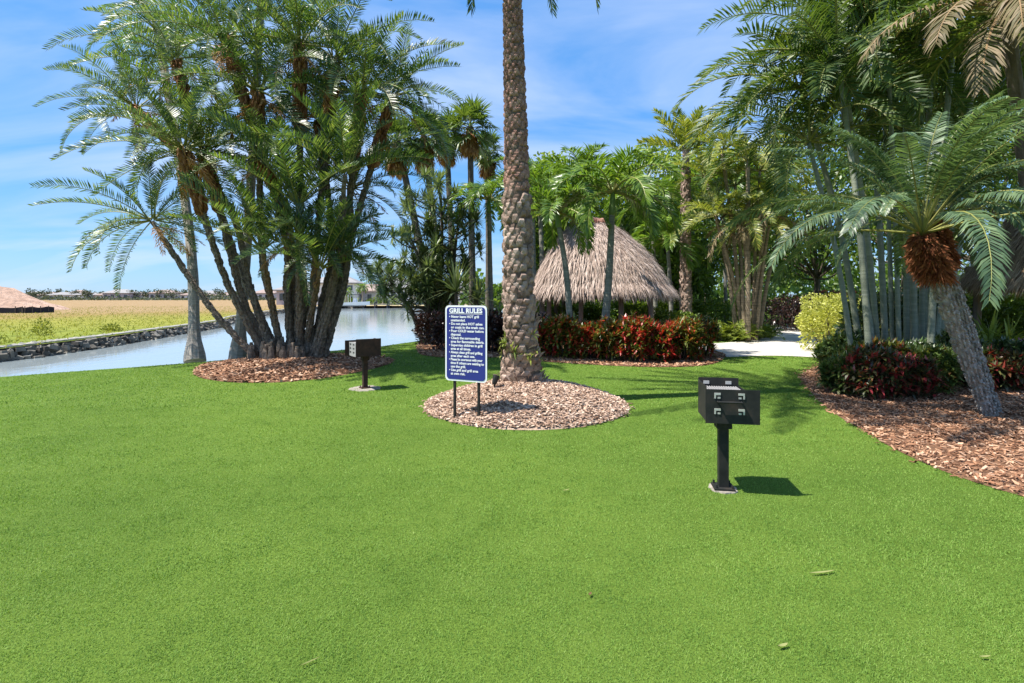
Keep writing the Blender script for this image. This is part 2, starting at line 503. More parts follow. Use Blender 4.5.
def fan_crown(seed, n=26, pl=.8, Rr=.8, top=80, low=-30):
    rng = rng_(seed); mb = MB()
    for i in range(n):
        u = (i + .5) / n
        fan_leaf(mb, rng, pl * (1 + rng.normal(0, .1)), Rr * (1 + rng.normal(0, .08)), R(top + (low - top) * u + rng.normal(0, 6)), i * 2.4 + rng.normal(0, .2), (0, 0, -.2 * u), droop=.3 + .6 * u, w=.05)
    return mb


def skirt(seed, h=1.1, r=.45, n=60):
    rng = rng_(seed); mb = MB()
    for i in range(n):
        az = rng.uniform(0, 6.28); z0 = -rng.uniform(0, h * .5)
        fan_leaf(mb, rng, .25 + rng.random() * .25, .45, R(-60 - rng.random() * 25), az, (.1 * math.cos(az), .1 * math.sin(az), z0), nseg=7, spread=50, droop=1.6, w=.04)
    return mb


def rosette(mb, rng, n, L, w, top=85, low=-20, droop=.5, origin=(0, 0, 0), axis=None, mat=0):
    i = np.arange(n); u = (i + .5) / n
    el = np.radians(top + (low - top) * u + rng.normal(0, 7, n)); az = i * 2.39996 + rng.normal(0, .25, n)
    d = np.stack([np.cos(el) * np.cos(az), np.cos(el) * np.sin(az), np.sin(el)], 1)
    if axis is not None:
        q = np.array(Vector((0, 0, 1)).rotation_difference(Vector(axis)).to_matrix()); d = d @ q.T
    l = (L * (1 + rng.normal(0, .12, n)))[:, None]
    side = unit(np.cross(d, (0, 0, 1.0)) + 1e-6)
    down = np.array((0, 0, -1.0))
    o = np.asarray(origin, float)
    a = o + d * l * .04; m1 = o + d * l * .45; dd = unit(d + down * droop); tip = m1 + dd * l * .55
    V = np.stack([a - side * w * .3, a + side * w * .3, m1 - side * w * .5, m1 + side * w * .5, tip], 1).reshape(-1, 3)
    k = np.arange(n)[:, None] * 5
    mb.add(V, [np.concatenate([k, k + 1, k + 3, k + 2], 1), np.concatenate([k + 2, k + 3, k + 4], 1)], mat)


def leaves(mb, rng, P, D, length, width, jit=.5, mat=0, droop=.25):
    """one folded pointed leaf per point P, growing along D"""
    n = len(P)
    d = unit(D + rng.normal(0, jit, (n, 3)))
    s = unit(np.cross(d, rng.normal(0, 1, (n, 3))))
    l = (length * (1 + rng.normal(0, .22, n)))[:, None]; w = (width * (1 + rng.normal(0, .15, n)))[:, None]
    up = unit(np.cross(s, d))
    mid = P + d * l * .5
    tip = P + d * l + np.array((0, 0, -1.0)) * l * droop
    V = np.stack([P, mid - s * w * .5 + up * w * .12, tip, mid + s * w * .5 + up * w * .12], 1).reshape(-1, 3)
    k = np.arange(n)[:, None] * 4
    mb.add(V, [np.concatenate([k, k + 1, k + 2], 1), np.concatenate([k, k + 2, k + 3], 1)], mat)


def boots(mb, P, rad, rng, row=.12, per=9, out=.09, hgt=.13, w=.16, mat=0, t0=0., t1=1., tw=.42):
    """spiral of old cut leaf bases on a palm trunk"""
    seg = np.linalg.norm(np.diff(P, axis=0), axis=1); s = np.concatenate(([0], np.cumsum(seg))); Ltot = s[-1]
    T, A, B = frames(P)
    rows = int(Ltot * (t1 - t0) / row)
    for i in range(rows):
        for j in range(per):
            ss = Ltot * t0 + (i + j / per * 1.0 + rng.normal(0, .07)) * row
            if ss > Ltot: continue
            th = 2 * math.pi * (j / per) + i * 2.39996 * .5 + rng.normal(0, .05)
            c = np.array([np.interp(ss, s, P[:, k]) for k in range(3)]); rr = np.interp(ss, s, rad)
            tv = unit(np.array([np.interp(ss, s, T[:, k]) for k in range(3)])); a = np.array([np.interp(ss, s, A[:, k]) for k in range(3)]); b = np.cross(tv, a)
            o = math.cos(th) * a + math.sin(th) * b; tn = np.cross(tv, o)
            ww = w * (.85 + .3 * rng.random()) * rr / np.max(rad) * 1.0; hh = hgt * (.8 + .4 * rng.random()); ou = out * (.6 + .7 * rng.random())
            base = c + o * (rr * .86)
            pts = [base - tn * ww * .55 - tv * hh * .75, base + tn * ww * .55 - tv * hh * .75,
                   base + tn * ww * tw + tv * hh * .30 + o * ou, base - tn * ww * tw + tv * hh * .30 + o * ou,
                   base - tn * ww * tw * .86 + tv * hh * .55 + o * ou * .75, base + tn * ww * tw * .86 + tv * hh * .55 + o * ou * .75,
                   base + tn * ww * .3 + tv * hh * .35, base - tn * ww * .3 + tv * hh * .35,
                   base - tv * hh * .25 + o * ou * 1.05]
            mb.add(pts, [np.array([(0, 1, 8)]), np.array([(1, 2, 8), (2, 3, 8), (3, 0, 8)]), np.array([(3, 2, 5, 4), (4, 5, 6, 7)]), np.array([(1, 6, 5), (1, 5, 2), (0, 4, 7), (0, 3, 4)])], mat)


def ringed(P, rad, every=.11, amp=.03):
    seg = np.linalg.norm(np.diff(P, axis=0), axis=1); s = np.concatenate(([0], np.cumsum(seg)))
    return rad * (1 + amp * np.abs(np.sin(s / every * math.pi)) ** 6)


def shift_pts(P, o):
    return np.asarray(P) - np.asarray(o)


exec_order = 0
# ------------------------------------------------------------------ the ground, lake, far field
lake_edge = [(-60, -40), (-13.6, 7.0)] + [tuple(G(x, y)[:2]) for x, y in [(0, 377), (65, 372), (130, 367.5), (200, 362), (260, 357), (330, 351), (380, 346.5), (415, 341.5), (440, 336)]]
lake_edge += [(-2.0, 28), (1.5, 40), (12, 58), (60, 72), (300, 88)]
far_edge = [(-18.6, -60), (-17.9, 8)] + [tuple(G(x, y, -.5)[:2]) for x, y in [(0, 361), (55, 353.5), (110, 345.5), (160, 337), (215, 327.5)]]
far_edge += [(-25, 48), (-29, 62), (-33, 80), (-35, 96), (-30, 104), (0, 105), (120, 108), (500, 112)]


def add_noise_mix(m_nodes, links, fac, c1, c2):
    mx = m_nodes.new('ShaderNodeMix'); mx.data_type = 'RGBA'
    links.new(fac, mx.inputs[0])
    for i, c in ((6, c1), (7, c2)):
        if hasattr(c, 'is_output'):
            links.new(c, mx.inputs[i])
        else:
            mx.inputs[i].default_value = (*c, 1)
    return mx.outputs[2]


# lawn soil/turf sheet
m, N, L, b = nmat('lawn_turf')
n1 = noise(N, L, .35, 4, .6); n2 = noise(N, L, 60, 4, .7); n3 = noise(N, L, 4, 4, .6)
r1 = ramp(N, [(0.3, .095, .165, .026), (0.7, .15, .235, .038)]); L.new(n1.outputs[0], r1.inputs[0])
r2 = ramp(N, [(0.3, .55, .58, .5), (0.7, 1.2, 1.15, 1.1)]); L.new(n2.outputs[0], r2.inputs[0])
mu = N.new('ShaderNodeMix'); mu.data_type = 'RGBA'; mu.blend_type = 'MULTIPLY'; mu.inputs[0].default_value = 1
L.new(r1.outputs[0], mu.inputs[6]); L.new(r2.outputs[0], mu.inputs[7])
L.new(mu.outputs[2], b.inputs['Base Color']); b.inputs['Roughness'].default_value = .9; b.inputs['Specular IOR Level'].default_value = .1
bp = N.new('ShaderNodeBump'); bp.inputs['Strength'].default_value = .8; bp.inputs['Distance'].default_value = .03
L.new(n2.outputs[0], bp.inputs['Height']); L.new(bp.outputs[0], b.inputs['Normal'])
M['turf'] = m

mb = MB()
lawn_poly = [tuple(p) for p in lake_edge] + [(300, -60), (-60, -60)]
sheet(mb, np.array(lawn_poly), 0.0)
le = np.array(lake_edge)
nrm = []
for i in range(len(le)):
    d = le[min(i + 1, len(le) - 1)] - le[max(i - 1, 0)]; d /= np.linalg.norm(d); nrm.append((-d[1], d[0]))
nrm = np.array(nrm)
nn_ = len(le)
bank = np.concatenate([np.c_[le, np.zeros(nn_)], np.c_[le + nrm * .5, np.full(nn_, -.22)], np.c_[le + nrm * 1.6, np.full(nn_, -1.3)]])
ii = np.arange(nn_ - 1)[:, None]
mb.add(bank, [np.concatenate([ii, ii + 1, ii + 1 + nn_, ii + nn_], 1), np.concatenate([ii + nn_, ii + nn_ + 1, ii + 1 + 2 * nn_, ii + 2 * nn_], 1)])
tag(mb.build('lawn', M['turf']), kind='structure')

# lake
m, N, L, b = nmat('lake_water')
b.inputs['Base Color'].default_value = (.27, .31, .32, 1); b.inputs['Roughness'].default_value = .08; b.inputs['IOR'].default_value = 1.33
b.inputs['Specular IOR Level'].default_value = .9
wv = noise(N, L, 1.6, 5, .6, vec_scale=(1, .35, 1)); bp = N.new('ShaderNodeBump'); bp.inputs['Strength'].default_value = .10; bp.inputs['Distance'].default_value = .12
L.new(wv.outputs[0], bp.inputs['Height']); L.new(bp.outputs[0], b.inputs['Normal'])
M['water'] = m
mb = MB(); sheet(mb, [(-120, -80), (700, -80), (700, 140), (-120, 140)], -.5)
tag(mb.build('lake_water', M['water']), kind='structure')
M['bed'] = rough_mat('lake_bed', [(.10, .09, .06), (.2, .18, .12)], .5, bump=0)
mb = MB(); sheet(mb, [(-4000, -4000), (4000, -4000), (4000, 5000), (-4000, 5000)], -1.35)
tag(mb.build('ground', M['bed']), kind='structure')

# field beyond the lake
m, N, L, b = nmat('dry_field')
t = N.new('ShaderNodeTexCoord'); sp = N.new('ShaderNodeSeparateXYZ'); L.new(t.outputs['Object'], sp.inputs[0])
n1 = noise(N, L, .10, 5, .65, vec_scale=(1, .5, 1)); n2 = noise(N, L, .9, 6, .7)
# distance from the shore: yellow green weeds near it, dry tan grass and bare sand farther off
ad = N.new('ShaderNodeMath'); ad.operation = 'MULTIPLY_ADD'; ad.inputs[1].default_value = -.012; ad.inputs[2].default_value = 0.0
L.new(sp.outputs['X'], ad.inputs[0])
ad2 = N.new('ShaderNodeMath'); ad2.operation = 'MULTIPLY_ADD'; ad2.inputs[1].default_value = .010; L.new(sp.outputs['Y'], ad2.inputs[0]); L.new(ad.outputs[0], ad2.inputs[2])
ad3 = N.new('ShaderNodeMath'); ad3.operation = 'MULTIPLY_ADD'; ad3.inputs[1].default_value = .55; L.new(n1.outputs[0], ad3.inputs[0]); L.new(ad2.outputs[0], ad3.inputs[2])
r = ramp(N, [(0.42, .17, .215, .034), (0.64, .235, .235, .045), (0.80, .26, .19, .070), (0.97, .31, .215, .12)])
rr2 = N.new('ShaderNodeMath'); rr2.operation = 'MULTIPLY'; rr2.inputs[1].default_value = .62; L.new(ad3.outputs[0], rr2.inputs[0]); L.new(rr2.outputs[0], r.inputs[0])
r2 = ramp(N, [(0.3, .55, .58, .5), (0.7, 1.2, 1.15, 1.1)]); L.new(n2.outputs[0], r2.inputs[0])
mu = N.new('ShaderNodeMix'); mu.data_type = 'RGBA'; mu.blend_type = 'MULTIPLY'; mu.inputs[0].default_value = 1
L.new(r.outputs[0], mu.inputs[6]); L.new(r2.outputs[0], mu.inputs[7]); L.new(mu.outputs[2], b.inputs['Base Color'])
b.inputs['Roughness'].default_value = .95; b.inputs['Specular IOR Level'].default_value = .1
bp = N.new('ShaderNodeBump'); bp.inputs['Strength'].default_value = .6; bp.inputs['Distance'].default_value = .2; L.new(n2.outputs[0], bp.inputs['Height']); L.new(bp.outputs[0], b.inputs['Normal'])
M['field'] = m
mb = MB()
sheet(mb, np.array(far_edge + [(4000, 112), (4000, 4500), (-4000, 4500), (-4000, -60)]), -0.08)
tag(mb.build('field', M['field']), kind='structure')

# dry weeds on the field near the shore
rng = rng_(5)
fe = np.array(far_edge)
pts = []
while sum(len(p) for p in pts) < 26000:
    q = np.stack([rng.uniform(-75, -17, 20000), rng.uniform(14, 100, 20000)], 1)
    q = q[rng.random(len(q)) < np.clip(22 / q[:, 1], .06, 1) ** 1.3]
    q = q[inside(q, [tuple(p) for p in far_edge] + [(-30, 4000), (-4000, 4000), (-4000, -60)])]
    pts.append(q)
q = np.concatenate(pts)[:26000]
mb = MB()
P3 = np.c_[q, np.full(len(q), -.1)]
sc = np.clip(q[:, 1] / 40, .6, 2)
leaves(mb, rng, P3, np.tile((0, 0, 1.0), (len(q), 1)), .17, .045, .7, droop=.1)
M['weed'] = leaf_mat('field_weed_blade', [(0.15, .11, .155, .025), (0.38, .23, .265, .045), (0.62, .30, .285, .06), (0.85, .33, .24, .09), (1, .42, .33, .17)], .7, .3, .16, .3, .2)
tag(mb.build('field_grass', M['weed']), kind='stuff')

# rock seawall along the far bank
M['rock'] = rough_mat('grey_rock', [(0.25, .045, .040, .034), (0.55, .125, .115, .098), (0.85, .27, .25, .215)], 2.5, .9, bump=.8, bscale=6, island=.5, dist=.05)
M['cap'] = rough_mat('pale_wall_cap', [(.30, .28, .24), (.52, .48, .42)], 1.5, .9, bump=.4)
root = empty('rock_seawall', (fe[2][0], fe[2][1], 0))
tag(root, 'long low grey rock seawall with a pale cap edging the dry field along the lake', 'seawall')
o0 = np.array((fe[2][0], fe[2][1], 0))
rb, cb = MB(), MB()
line = curve([(p[0], p[1], 0) for p in fe[1:12]], 260)
seg = np.linalg.norm(np.diff(line, axis=0), axis=1); s_ = np.concatenate(([0], np.cumsum(seg)))
rng = rng_(8)
u_ = 0
while u_ < s_[-1]:
    c = np.array([np.interp(u_, s_, line[:, k]) for k in range(3)])
    dist = max(c[1], 12)
    sz = .13 + .003 * dist
    for lv in range(4):
        cc = c + np.array((.06 + .10 * (3 - lv) + rng.normal(0, .06), rng.normal(0, .10), -.56 + .11 * lv + rng.normal(0, .03))) - o0
        q = unit(rng.normal(0, 1, 4)); from_q = np.array(Matrix(((1, 0, 0), (0, 1, 0), (0, 0, 1))))
        Mx = rotz(rng.uniform(0, 6)) @ tilt(rng, .4)
        box(rb, cc, (sz * rng.uniform(.7, 1.7), sz * rng.uniform(.7, 1.5), .17 * rng.uniform(.7, 1.5)), Mx, taper=rng.uniform(.6, .9))
    u_ += sz * .95
rb.build('rocks', M['rock'], root)
capl = shift_pts(line, o0) + np.array((-.28, 0, -.09))
tube(cb, capl, .11, 6, noise=.12, rng=rng)
cb.build('cap', M['cap'], root)

# ------------------------------------------------------------------ path and planting beds
path_poly = smooth_loop([G(x, y)[:2] for x, y in [(690, 357), (722, 357.5), (768, 356.0), (812, 357.5), (834, 361), (850, 352), (822, 340), (800, 331), (782, 323), (768, 322.5), (772, 331), (762, 338), (735, 342), (690, 346)]], 120)
M['concrete'] = rough_mat('path_concrete', [(0.3, .42, .39, .35), (0.6, .52, .49, .45), (0.9, .60, .57, .53)], 1.2, .9, 8, .3, 40, spec=.2)
mb = MB(); sheet(mb, path_poly, .012)
tag(mb.build('path', M['concrete']), kind='structure')

bed_poly = smooth_loop([G(x, y)[:2] for x, y in [(826, 362), (803, 374), (806, 386), (830, 410), (865, 432), (900, 452), (950, 474), (1024, 497)]] + [(4.6, 4.0), (6.5, 2.5), (12, 3), (16, 9), (14, 16.5), (10.8, 16.6), (9.3, 15.2)], 160)
M['mulch_bed'] = rough_mat('mulch_soil', [(0.3, .10, .050, .028), (0.6, .22, .115, .065), (0.85, .34, .20, .13)], 16, .95, 6, .9, 40, dist=.03)
M['mulch_tan_bed'] = rough_mat('tan_mulch_soil', [(0.3, .27, .18, .13), (0.6, .45, .32, .24), (0.85, .56, .43, .34)], 16, .95, 6, .9, 40, dist=.03)
mb = MB(); sheet(mb, bed_poly, .006)
tag(mb.build('mulch_bed_ground', M['mulch_bed']), kind='structure')
hedge_bed = smooth_loop([G(x, y)[:2] for x, y in [(418, 352), (440, 357.5), (500, 358), (545, 362), (640, 367), (700, 366), (722, 360), (715, 352), (640, 345), (520, 335), (430, 341)]], 120)
mb = MB(); sheet(mb, hedge_bed, .008)
tag(mb.build('hedge_bed_ground', M['mulch_bed']), kind='structure')
clump_c = np.array((-5.75, 13.6, 0))
clump_bed = smooth_loop([G(x, y)[:2] for x, y in [(193, 372), (205, 379), (245, 383), (300, 381), (350, 374), (392, 363), (380, 357), (320, 354.5), (250, 359), (205, 365)]], 90)


def mound(poly, top, name, mat):
    """gently domed bed: rings shrinking to the centre and rising"""
    P = np.asarray(poly)[:, :2]; c = P.mean(0); n = len(P)
    mbx = MB(); rings = []
    for k, u in enumerate(np.linspace(0, 1, 10)):
        h = top * (1 - (1 - u) ** 2.0) + .004
        rings.append(np.c_[c + (P - c) * (1 - u * .985), np.full(n, h)])
    V = np.concatenate(rings)
    i = np.arange(9)[:, None] * n; j = np.arange(n)[None]; k = (j + 1) % n
    mbx.add(V, [np.stack([i + j, i + k, i + n + k, i + n + j], -1).reshape(-1, 4), (np.arange(n) + 9 * n)[None]])
    o = mbx.build(name, mat, smooth=True)
    return o


def mound_height(q, poly, top):
    P = np.asarray(poly)[:, :2]; c = P.mean(0)
    d = q - c; th = np.arctan2(d[:, 1], d[:, 0]); pr = P - c; pth = np.arctan2(pr[:, 1], pr[:, 0]); o = np.argsort(pth)
    rr = np.interp(th, pth[o], np.linalg.norm(pr, axis=1)[o], period=2 * math.pi)
    u = np.clip(1 - np.linalg.norm(d, axis=1) / rr, 0, 1)
    return top * (1 - (1 - u) ** 2.0) + .004


tag(mound(clump_bed, .16, 'clump_bed_ground', M['mulch_bed']), kind='structure')
MOUND_C = np.array((.215, 8.22)); MOUND_R = 1.56; MOUND_H = .34
mound_poly = np.array([MOUND_C + MOUND_R * np.array((math.cos(a), math.sin(a))) * (1 + .02 * math.sin(3 * a)) for a in np.linspace(0, 2 * math.pi, 72, endpoint=False)])
tag(mound(mound_poly, MOUND_H, 'mulch_mound', M['mulch_tan_bed']), kind='structure')


def chips(name, q, z, mat, rng, L=.055, Wd=.018, T=.006):
    n = len(q)
    az = rng.uniform(0, 6.283, n); el = rng.normal(0, .28, n); roll = rng.normal(0, .5, n)
    d = np.stack([np.cos(az) * np.cos(el), np.sin(az) * np.cos(el), np.sin(el)], 1)
    s = unit(np.cross(d, (0, 0, 1.0))); u = np.cross(s, d)
    s, u = s * np.cos(roll)[:, None] + u * np.sin(roll)[:, None], u * np.cos(roll)[:, None] - s * np.sin(roll)[:, None]
    l = (L * rng.uniform(.5, 1.5, n))[:, None] * .5; w = (Wd * rng.uniform(.6, 1.6, n))[:, None] * .5; t = T * .5
    c = np.c_[q, z + .008 + rng.random(n) * .02]
    V = np.stack([c + d * l * a + s * w * b_ * (.8 if a > 0 else 1) + u * t * k for k in (-1, 1) for a, b_ in ((-1, -1), (1, -1), (1, 1), (-1, 1))], 1).reshape(-1, 3)
    k = np.arange(n)[:, None] * 8
    f = [np.concatenate([k + a for a in q_], 1) for q_ in ((4, 5, 6, 7), (0, 1, 5, 4), (1, 2, 6, 5), (2, 3, 7, 6), (3, 0, 4, 7))]
    mbx = MB(); mbx.add(V, f)
    return tag(mbx.build(name, mat), kind='stuff')


M['chip_tan'] = rough_mat('tan_wood_chip', [(0.1, .15, .082, .050), (0.4, .38, .245, .170), (0.75, .55, .40, .30), (1, .69, .56, .46)], 3, .85, bump=.3, bscale=60, island=.8)
M['chip_red'] = rough_mat('brown_wood_chip', [(0.1, .10, .046, .025), (0.35, .27, .125, .066), (0.7, .45, .255, .15), (1, .62, .44, .32)], 3, .85, bump=.3, bscale=60, island=.8)
rng = rng_(11)
q = MOUND_C + (np.sqrt(rng.random(13000)) * MOUND_R * (1 + .0 + .05 * (rng.random(13000) < .06)))[:, None] * np.stack([np.cos(a_ := rng.uniform(0, 6.283, 13000)), np.sin(a_)], 1)
chips('mound_mulch', q, mound_height(q, mound_poly, MOUND_H), M['chip_tan'], rng)
q = np.stack([rng.uniform(4, 11, 80000), rng.uniform(2.4, 17, 80000)], 1)
q = q[inside(q + rng.normal(0, .06, q.shape), bed_poly)]
q = q[rng.random(len(q)) < np.clip(9 / q[:, 1], .3, 1)][:34000]
chips('bed_mulch', q, np.zeros(len(q)) + .006, M['chip_red'], rng, .052, .015)
q = np.stack([rng.uniform(-9, -2, 16000), rng.uniform(10, 17, 16000)], 1); q = q[inside(q, clump_bed)]
chips('clump_mulch', q, mound_height(q, clump_bed, .16), M['chip_red'], rng, .085, .03)
q = np.stack([rng.uniform(-4, 7, 16000), rng.uniform(12, 18, 16000)], 1); q = q[inside(q, hedge_bed)]
chips('hedge_mulch', q, np.zeros(len(q)) + .01, M['chip_red'], rng, .085, .03)

# ------------------------------------------------------------------ lawn grass (uncountable blades)
M['grass'] = leaf_mat('grass_blade', [(0.2, .055, .118, .021), (0.38, .121, .229, .037), (0.58, .182, .306, .053), (0.78, .272, .368, .100), (1, .45, .44, .23)], .6, .30, 2.2, .45, .15)


def vnoise(q, cell, seed):
    """smooth value noise 0..1 on the ground"""
    g = rng_(seed).random((512, 512)); u = q / cell; i = np.floor(u).astype(int); f = u - i; f = f * f * (3 - 2 * f)
    a_ = lambda dx, dy: g[(i[:, 0] + dx) % 512, (i[:, 1] + dy) % 512]
    return (a_(0, 0) * (1 - f[:, 0]) + a_(1, 0) * f[:, 0]) * (1 - f[:, 1]) + (a_(0, 1) * (1 - f[:, 0]) + a_(1, 1) * f[:, 0]) * f[:, 1]


def grass_band(name, y0, y1, dens, hgt, wid, seed):
    rng = rng_(seed)
    xm = y1 * 1.05 + 1.5
    n = int(2 * xm * (y1 - y0) * dens)
    q = np.stack([rng.uniform(-xm, xm, n), rng.uniform(y0, y1, n)], 1)
    q = q[np.abs(q[:, 0]) < q[:, 1] * 1.02 + 1.5]
    qe = q + .05 * np.stack([vnoise(q, .06, 7) - .5, vnoise(q, .06, 8) - .5], 1) + .07 * np.stack([vnoise(q, .3, 9) - .5, vnoise(q, .3, 10) - .5], 1)
    keep = inside(q, lawn_poly) & ~inside(qe, bed_poly) & ~inside(q, path_poly) & ~inside(qe, hedge_bed) & ~inside(qe, clump_bed) & (np.linalg.norm(qe - MOUND_C, axis=1) > MOUND_R * .985)
    q = q[keep]
    q = q[rng.random(len(q)) < .12 + .62 * vnoise(q, .035, 1) + .50 * vnoise(q, .13, 2)]
    n = len(q)
    # loose tufting
    az = rng.uniform(0, 6.283, n); ln = np.abs(rng.normal(.9, .55, n))
    d = unit(np.stack([np.cos(az) * ln, np.sin(az) * ln, np.ones(n)], 1))
    s = unit(np.stack([-np.sin(az + rng.normal(0, .8, n)), np.cos(az), np.zeros(n)], 1))
    patch = .5 * vnoise(q, .10, 3) + .5 * vnoise(q, .5, 4)
    h = (hgt * (0.40 + .75 * patch + rng.random(n) * .5))[:, None]; w = (wid * rng.uniform(.7, 1.3, n))[:, None]
    P = np.c_[q, np.zeros(n) - .002]
    V = np.stack([P - s * w * .5, P + s * w * .5, P + d * h * .6 + s * w * .42, P + d * h * .6 - s * w * .42,
                  P + d * h * .6 + unit(d * np.array((1.6, 1.6, .5))) * h * .45], 1).reshape(-1, 3)
    k = np.arange(n)[:, None] * 5
    mbx = MB(); mbx.add(V, [np.concatenate([k, k + 1, k + 2, k + 3], 1), np.concatenate([k + 3, k + 2, k + 4], 1)])
    return tag(mbx.build(name, M['grass']), kind='stuff')


grass_band('lawn_grass', 1.3, 3.2, 30000, .016, .0022, 21)
grass_band('lawn_grass', 3.2, 5.0, 15000, .017, .0031, 25)
grass_band('lawn_grass', 5.0, 8, 6500, .018, .0048, 22)
grass_band('lawn_grass', 8, 13, 2200, .022, .009, 23)
grass_band('lawn_grass', 13, 22, 600, .028, .018, 24)


# ------------------------------------------------------------------ far skyline over the field
M['roof_tile'] = rough_mat('far_roof', [(.22, .16, .14), (.36, .28, .25)], .6, .9, bump=0)
M['roof_grey'] = rough_mat('grey_roof', [(.20, .19, .19), (.33, .32, .32)], .6, .9, bump=0)
M['stucco'] = rough_mat('pale_stucco', [(.42, .42, .45), (.54, .53, .55)], .4, .9, bump=0)
M['stucco_pink'] = rough_mat('pinkish_stucco', [(.42, .36, .37), (.50, .43, .43)], .4, .9, bump=0)
M['stucco_white'] = rough_mat('white_stucco', [(.74, .73, .72), (.82, .81, .80)], .4, .9, bump=0)
M['window'] = rough_mat('dark_window_glass', [(.03, .04, .05), (.06, .07, .085)], 1, .12, bump=0, spec=.8)


def house(loc, w, d, h, rh, wall, roof, label, rz=0, wins=4, storeys=1, group='houses far beyond the field'):
    root = empty('house', loc, rz); tag(root, label, 'house', group)
    a = MB(); box(a, (0, 0, h / 2), (w, d, h)); a.build('wall', wall, root)
    a = MB(); e = .6; x, y = w / 2 + e, d / 2 + e; rl = max(w / 2 - d / 2, w * .15)
    V = [(-x, -y, h), (x, -y, h), (x, y, h), (-x, y, h), (-rl, 0, h + rh), (rl, 0, h + rh), (-x, -y, h - .25), (x, -y, h - .25), (x, y, h - .25), (-x, y, h - .25)]
    a.add(V, [np.array([(0, 1, 5, 4), (2, 3, 4, 5), (6, 7, 1, 0), (7, 8, 2, 1), (8, 9, 3, 2), (9, 6, 0, 3), (9, 8, 7, 6)]), np.array([(1, 2, 5), (3, 0, 4)])])
    a.build('roof', roof, root)
    for s in range(storeys):
        for i in range(wins):
            a = MB(); box(a, (-w / 2 + w * (i + .5) / wins, -d / 2 - .03, h / storeys * (s + .52)), (w / wins * .45, .08, h / storeys * .45)); a.build('window', M['window'], root)
    return root


def blob_tree(loc, h, r, mat, label, cat='tree', group=None, seed=0, leaf=.5, n=500, trunk_r=.15, name='tree', flat=.8):
    """small distant tree: tapered trunk, limbs and a clumpy leaf crown"""
    rng = rng_(seed)
    root = empty(name, loc); tag(root, label, cat, group)
    a = MB(); top = np.array((rng.normal(0, .1) * h, rng.normal(0, .1) * h, h * .62))
    tube(a, curve([(0, 0, -.1), top * .5 + (r * .05, 0, 0), top], 6), np.linspace(trunk_r, trunk_r * .4, 6), 6)
    cs = []
    for k in range(9):
        th = k * 2.4; c = np.array((math.cos(th) * r * .6 * rng.random() ** .5, math.sin(th) * r * .6 * rng.random() ** .5, h * .62 + rng.normal(.1, .35) * r * flat)); cs.append(c)
        tube(a, curve([top * .6, (top + c) / 2, c], 5), np.linspace(trunk_r * .4, trunk_r * .1, 5), 4, cap=False)
    a.build('trunk', M['bark'], root)
    a = MB(); cs = np.array(cs)
    ci = rng.integers(0, len(cs), n)
    P = cs[ci] + unit(rng.normal(0, 1, (n, 3))) * (r * .48 * rng.random(n) ** .4)[:, None] * np.array((1, 1, .8))
    P[:, 2] = np.maximum(P[:, 2], h * .22)
    leaves(a, rng, P, unit(P - np.array((0, 0, h * .5))) + (0, 0, .2), leaf, leaf * .6, .6)
    a.build('crown', mat, root)
    return root


rng = rng_(31)
wallm = [M['stucco'], M['stucco_pink'], M['stucco_white']]
sky_h = [(38, 17, 0), (52, 14, 1), (68, 20, 2), (80, 12, 0), (93, 18, 1), (112, 16, 2), (122, 20, 1), (140, 16, 0), (152, 12, 2), (166, 18, 0), (178, 14, 1), (196, 16, 2), (210, 15, 0), (228, 18, 2), (248, 16, 1), (268, 18, 0), (290, 16, 2), (312, 18, 1)]
hl = ['low pale house with tiled roof right beside the dirt mound on the horizon', 'small pinkish house on the horizon just past the dirt mound', 'wide white house on the far side of the field with grey roof',
      'narrow pale house between two trees on the far skyline', 'pinkish house with red brown roof in the middle of the far row', 'white house with grey roof left of the tallest far tree',
      'wide pinkish house right behind the tallest far tree', 'pale house right of the tallest far tree on the skyline', 'small white house near the right end of the open skyline', 'wide pale house left of the white palm trunk on the skyline',
      'pinkish house just left of the white palm trunk far away', 'white house just right of the white palm trunk on the far shore', 'pale house seen low between the leaning palm stems, far left one', 'wide white house seen through the leaning palm stems',
      'pinkish house seen through the palm clump near its base', 'pale wide house behind the middle of the palm clump', 'white house behind the right stems of the palm clump', 'pinkish house farthest right behind the palm clump stems']
for i, (px, w, k) in enumerate(sky_h):
    Y = 330 + rng.uniform(-25, 45); p = W(px, HY + 1.65 * F / Y, Y); p[2] = -.08
    house(p, w * .8, 9, 3.0 + (1.1 if i % 3 == 0 else 0), 1.5 + rng.random() * .7, wallm[k], M['roof_tile'] if i % 2 else M['roof_grey'], hl[i], rng.normal(0, .2), 4)
tl_ = [30, 45, 60, 74, 87, 103, 119, 133, 147, 160, 172, 187, 203, 219, 238, 258]
tlab = ['dark far tree closest to the dirt mound', 'second small far tree right of the dirt mound', 'rounded far tree left of the wide white house', 'grey green far tree standing just right of the wide white house', 'far tree between pinkish and narrow pale houses', 'low far tree right of the red brown roof',
        'tallest dark tree on the open skyline beyond the field', 'low far tree right of the tallest skyline tree', 'far tree before the small white skyline house', 'far tree left of the wide pale skyline house', 'far tree two places left of the white palm trunk', 'far tree beside the white palm trunk on the horizon',
        'far tree just right of the white palm trunk', 'far tree seen between leaning stems at left', 'far tree seen between inner stems of the clump', 'far tree behind the middle of the clump stems']
for i, px in enumerate(tl_):
    Y = 300 + rng.uniform(0, 20); p = W(px, 300, Y); p[2] = -.08
    blob_tree(p, 7.6 if px == 119 else rng.uniform(4.0, 5.6), rng.uniform(2.6, 4.2), M['far_leaf'], tlab[i], 'tree', 'trees on the far skyline', 100 + i, 1.0, 260)
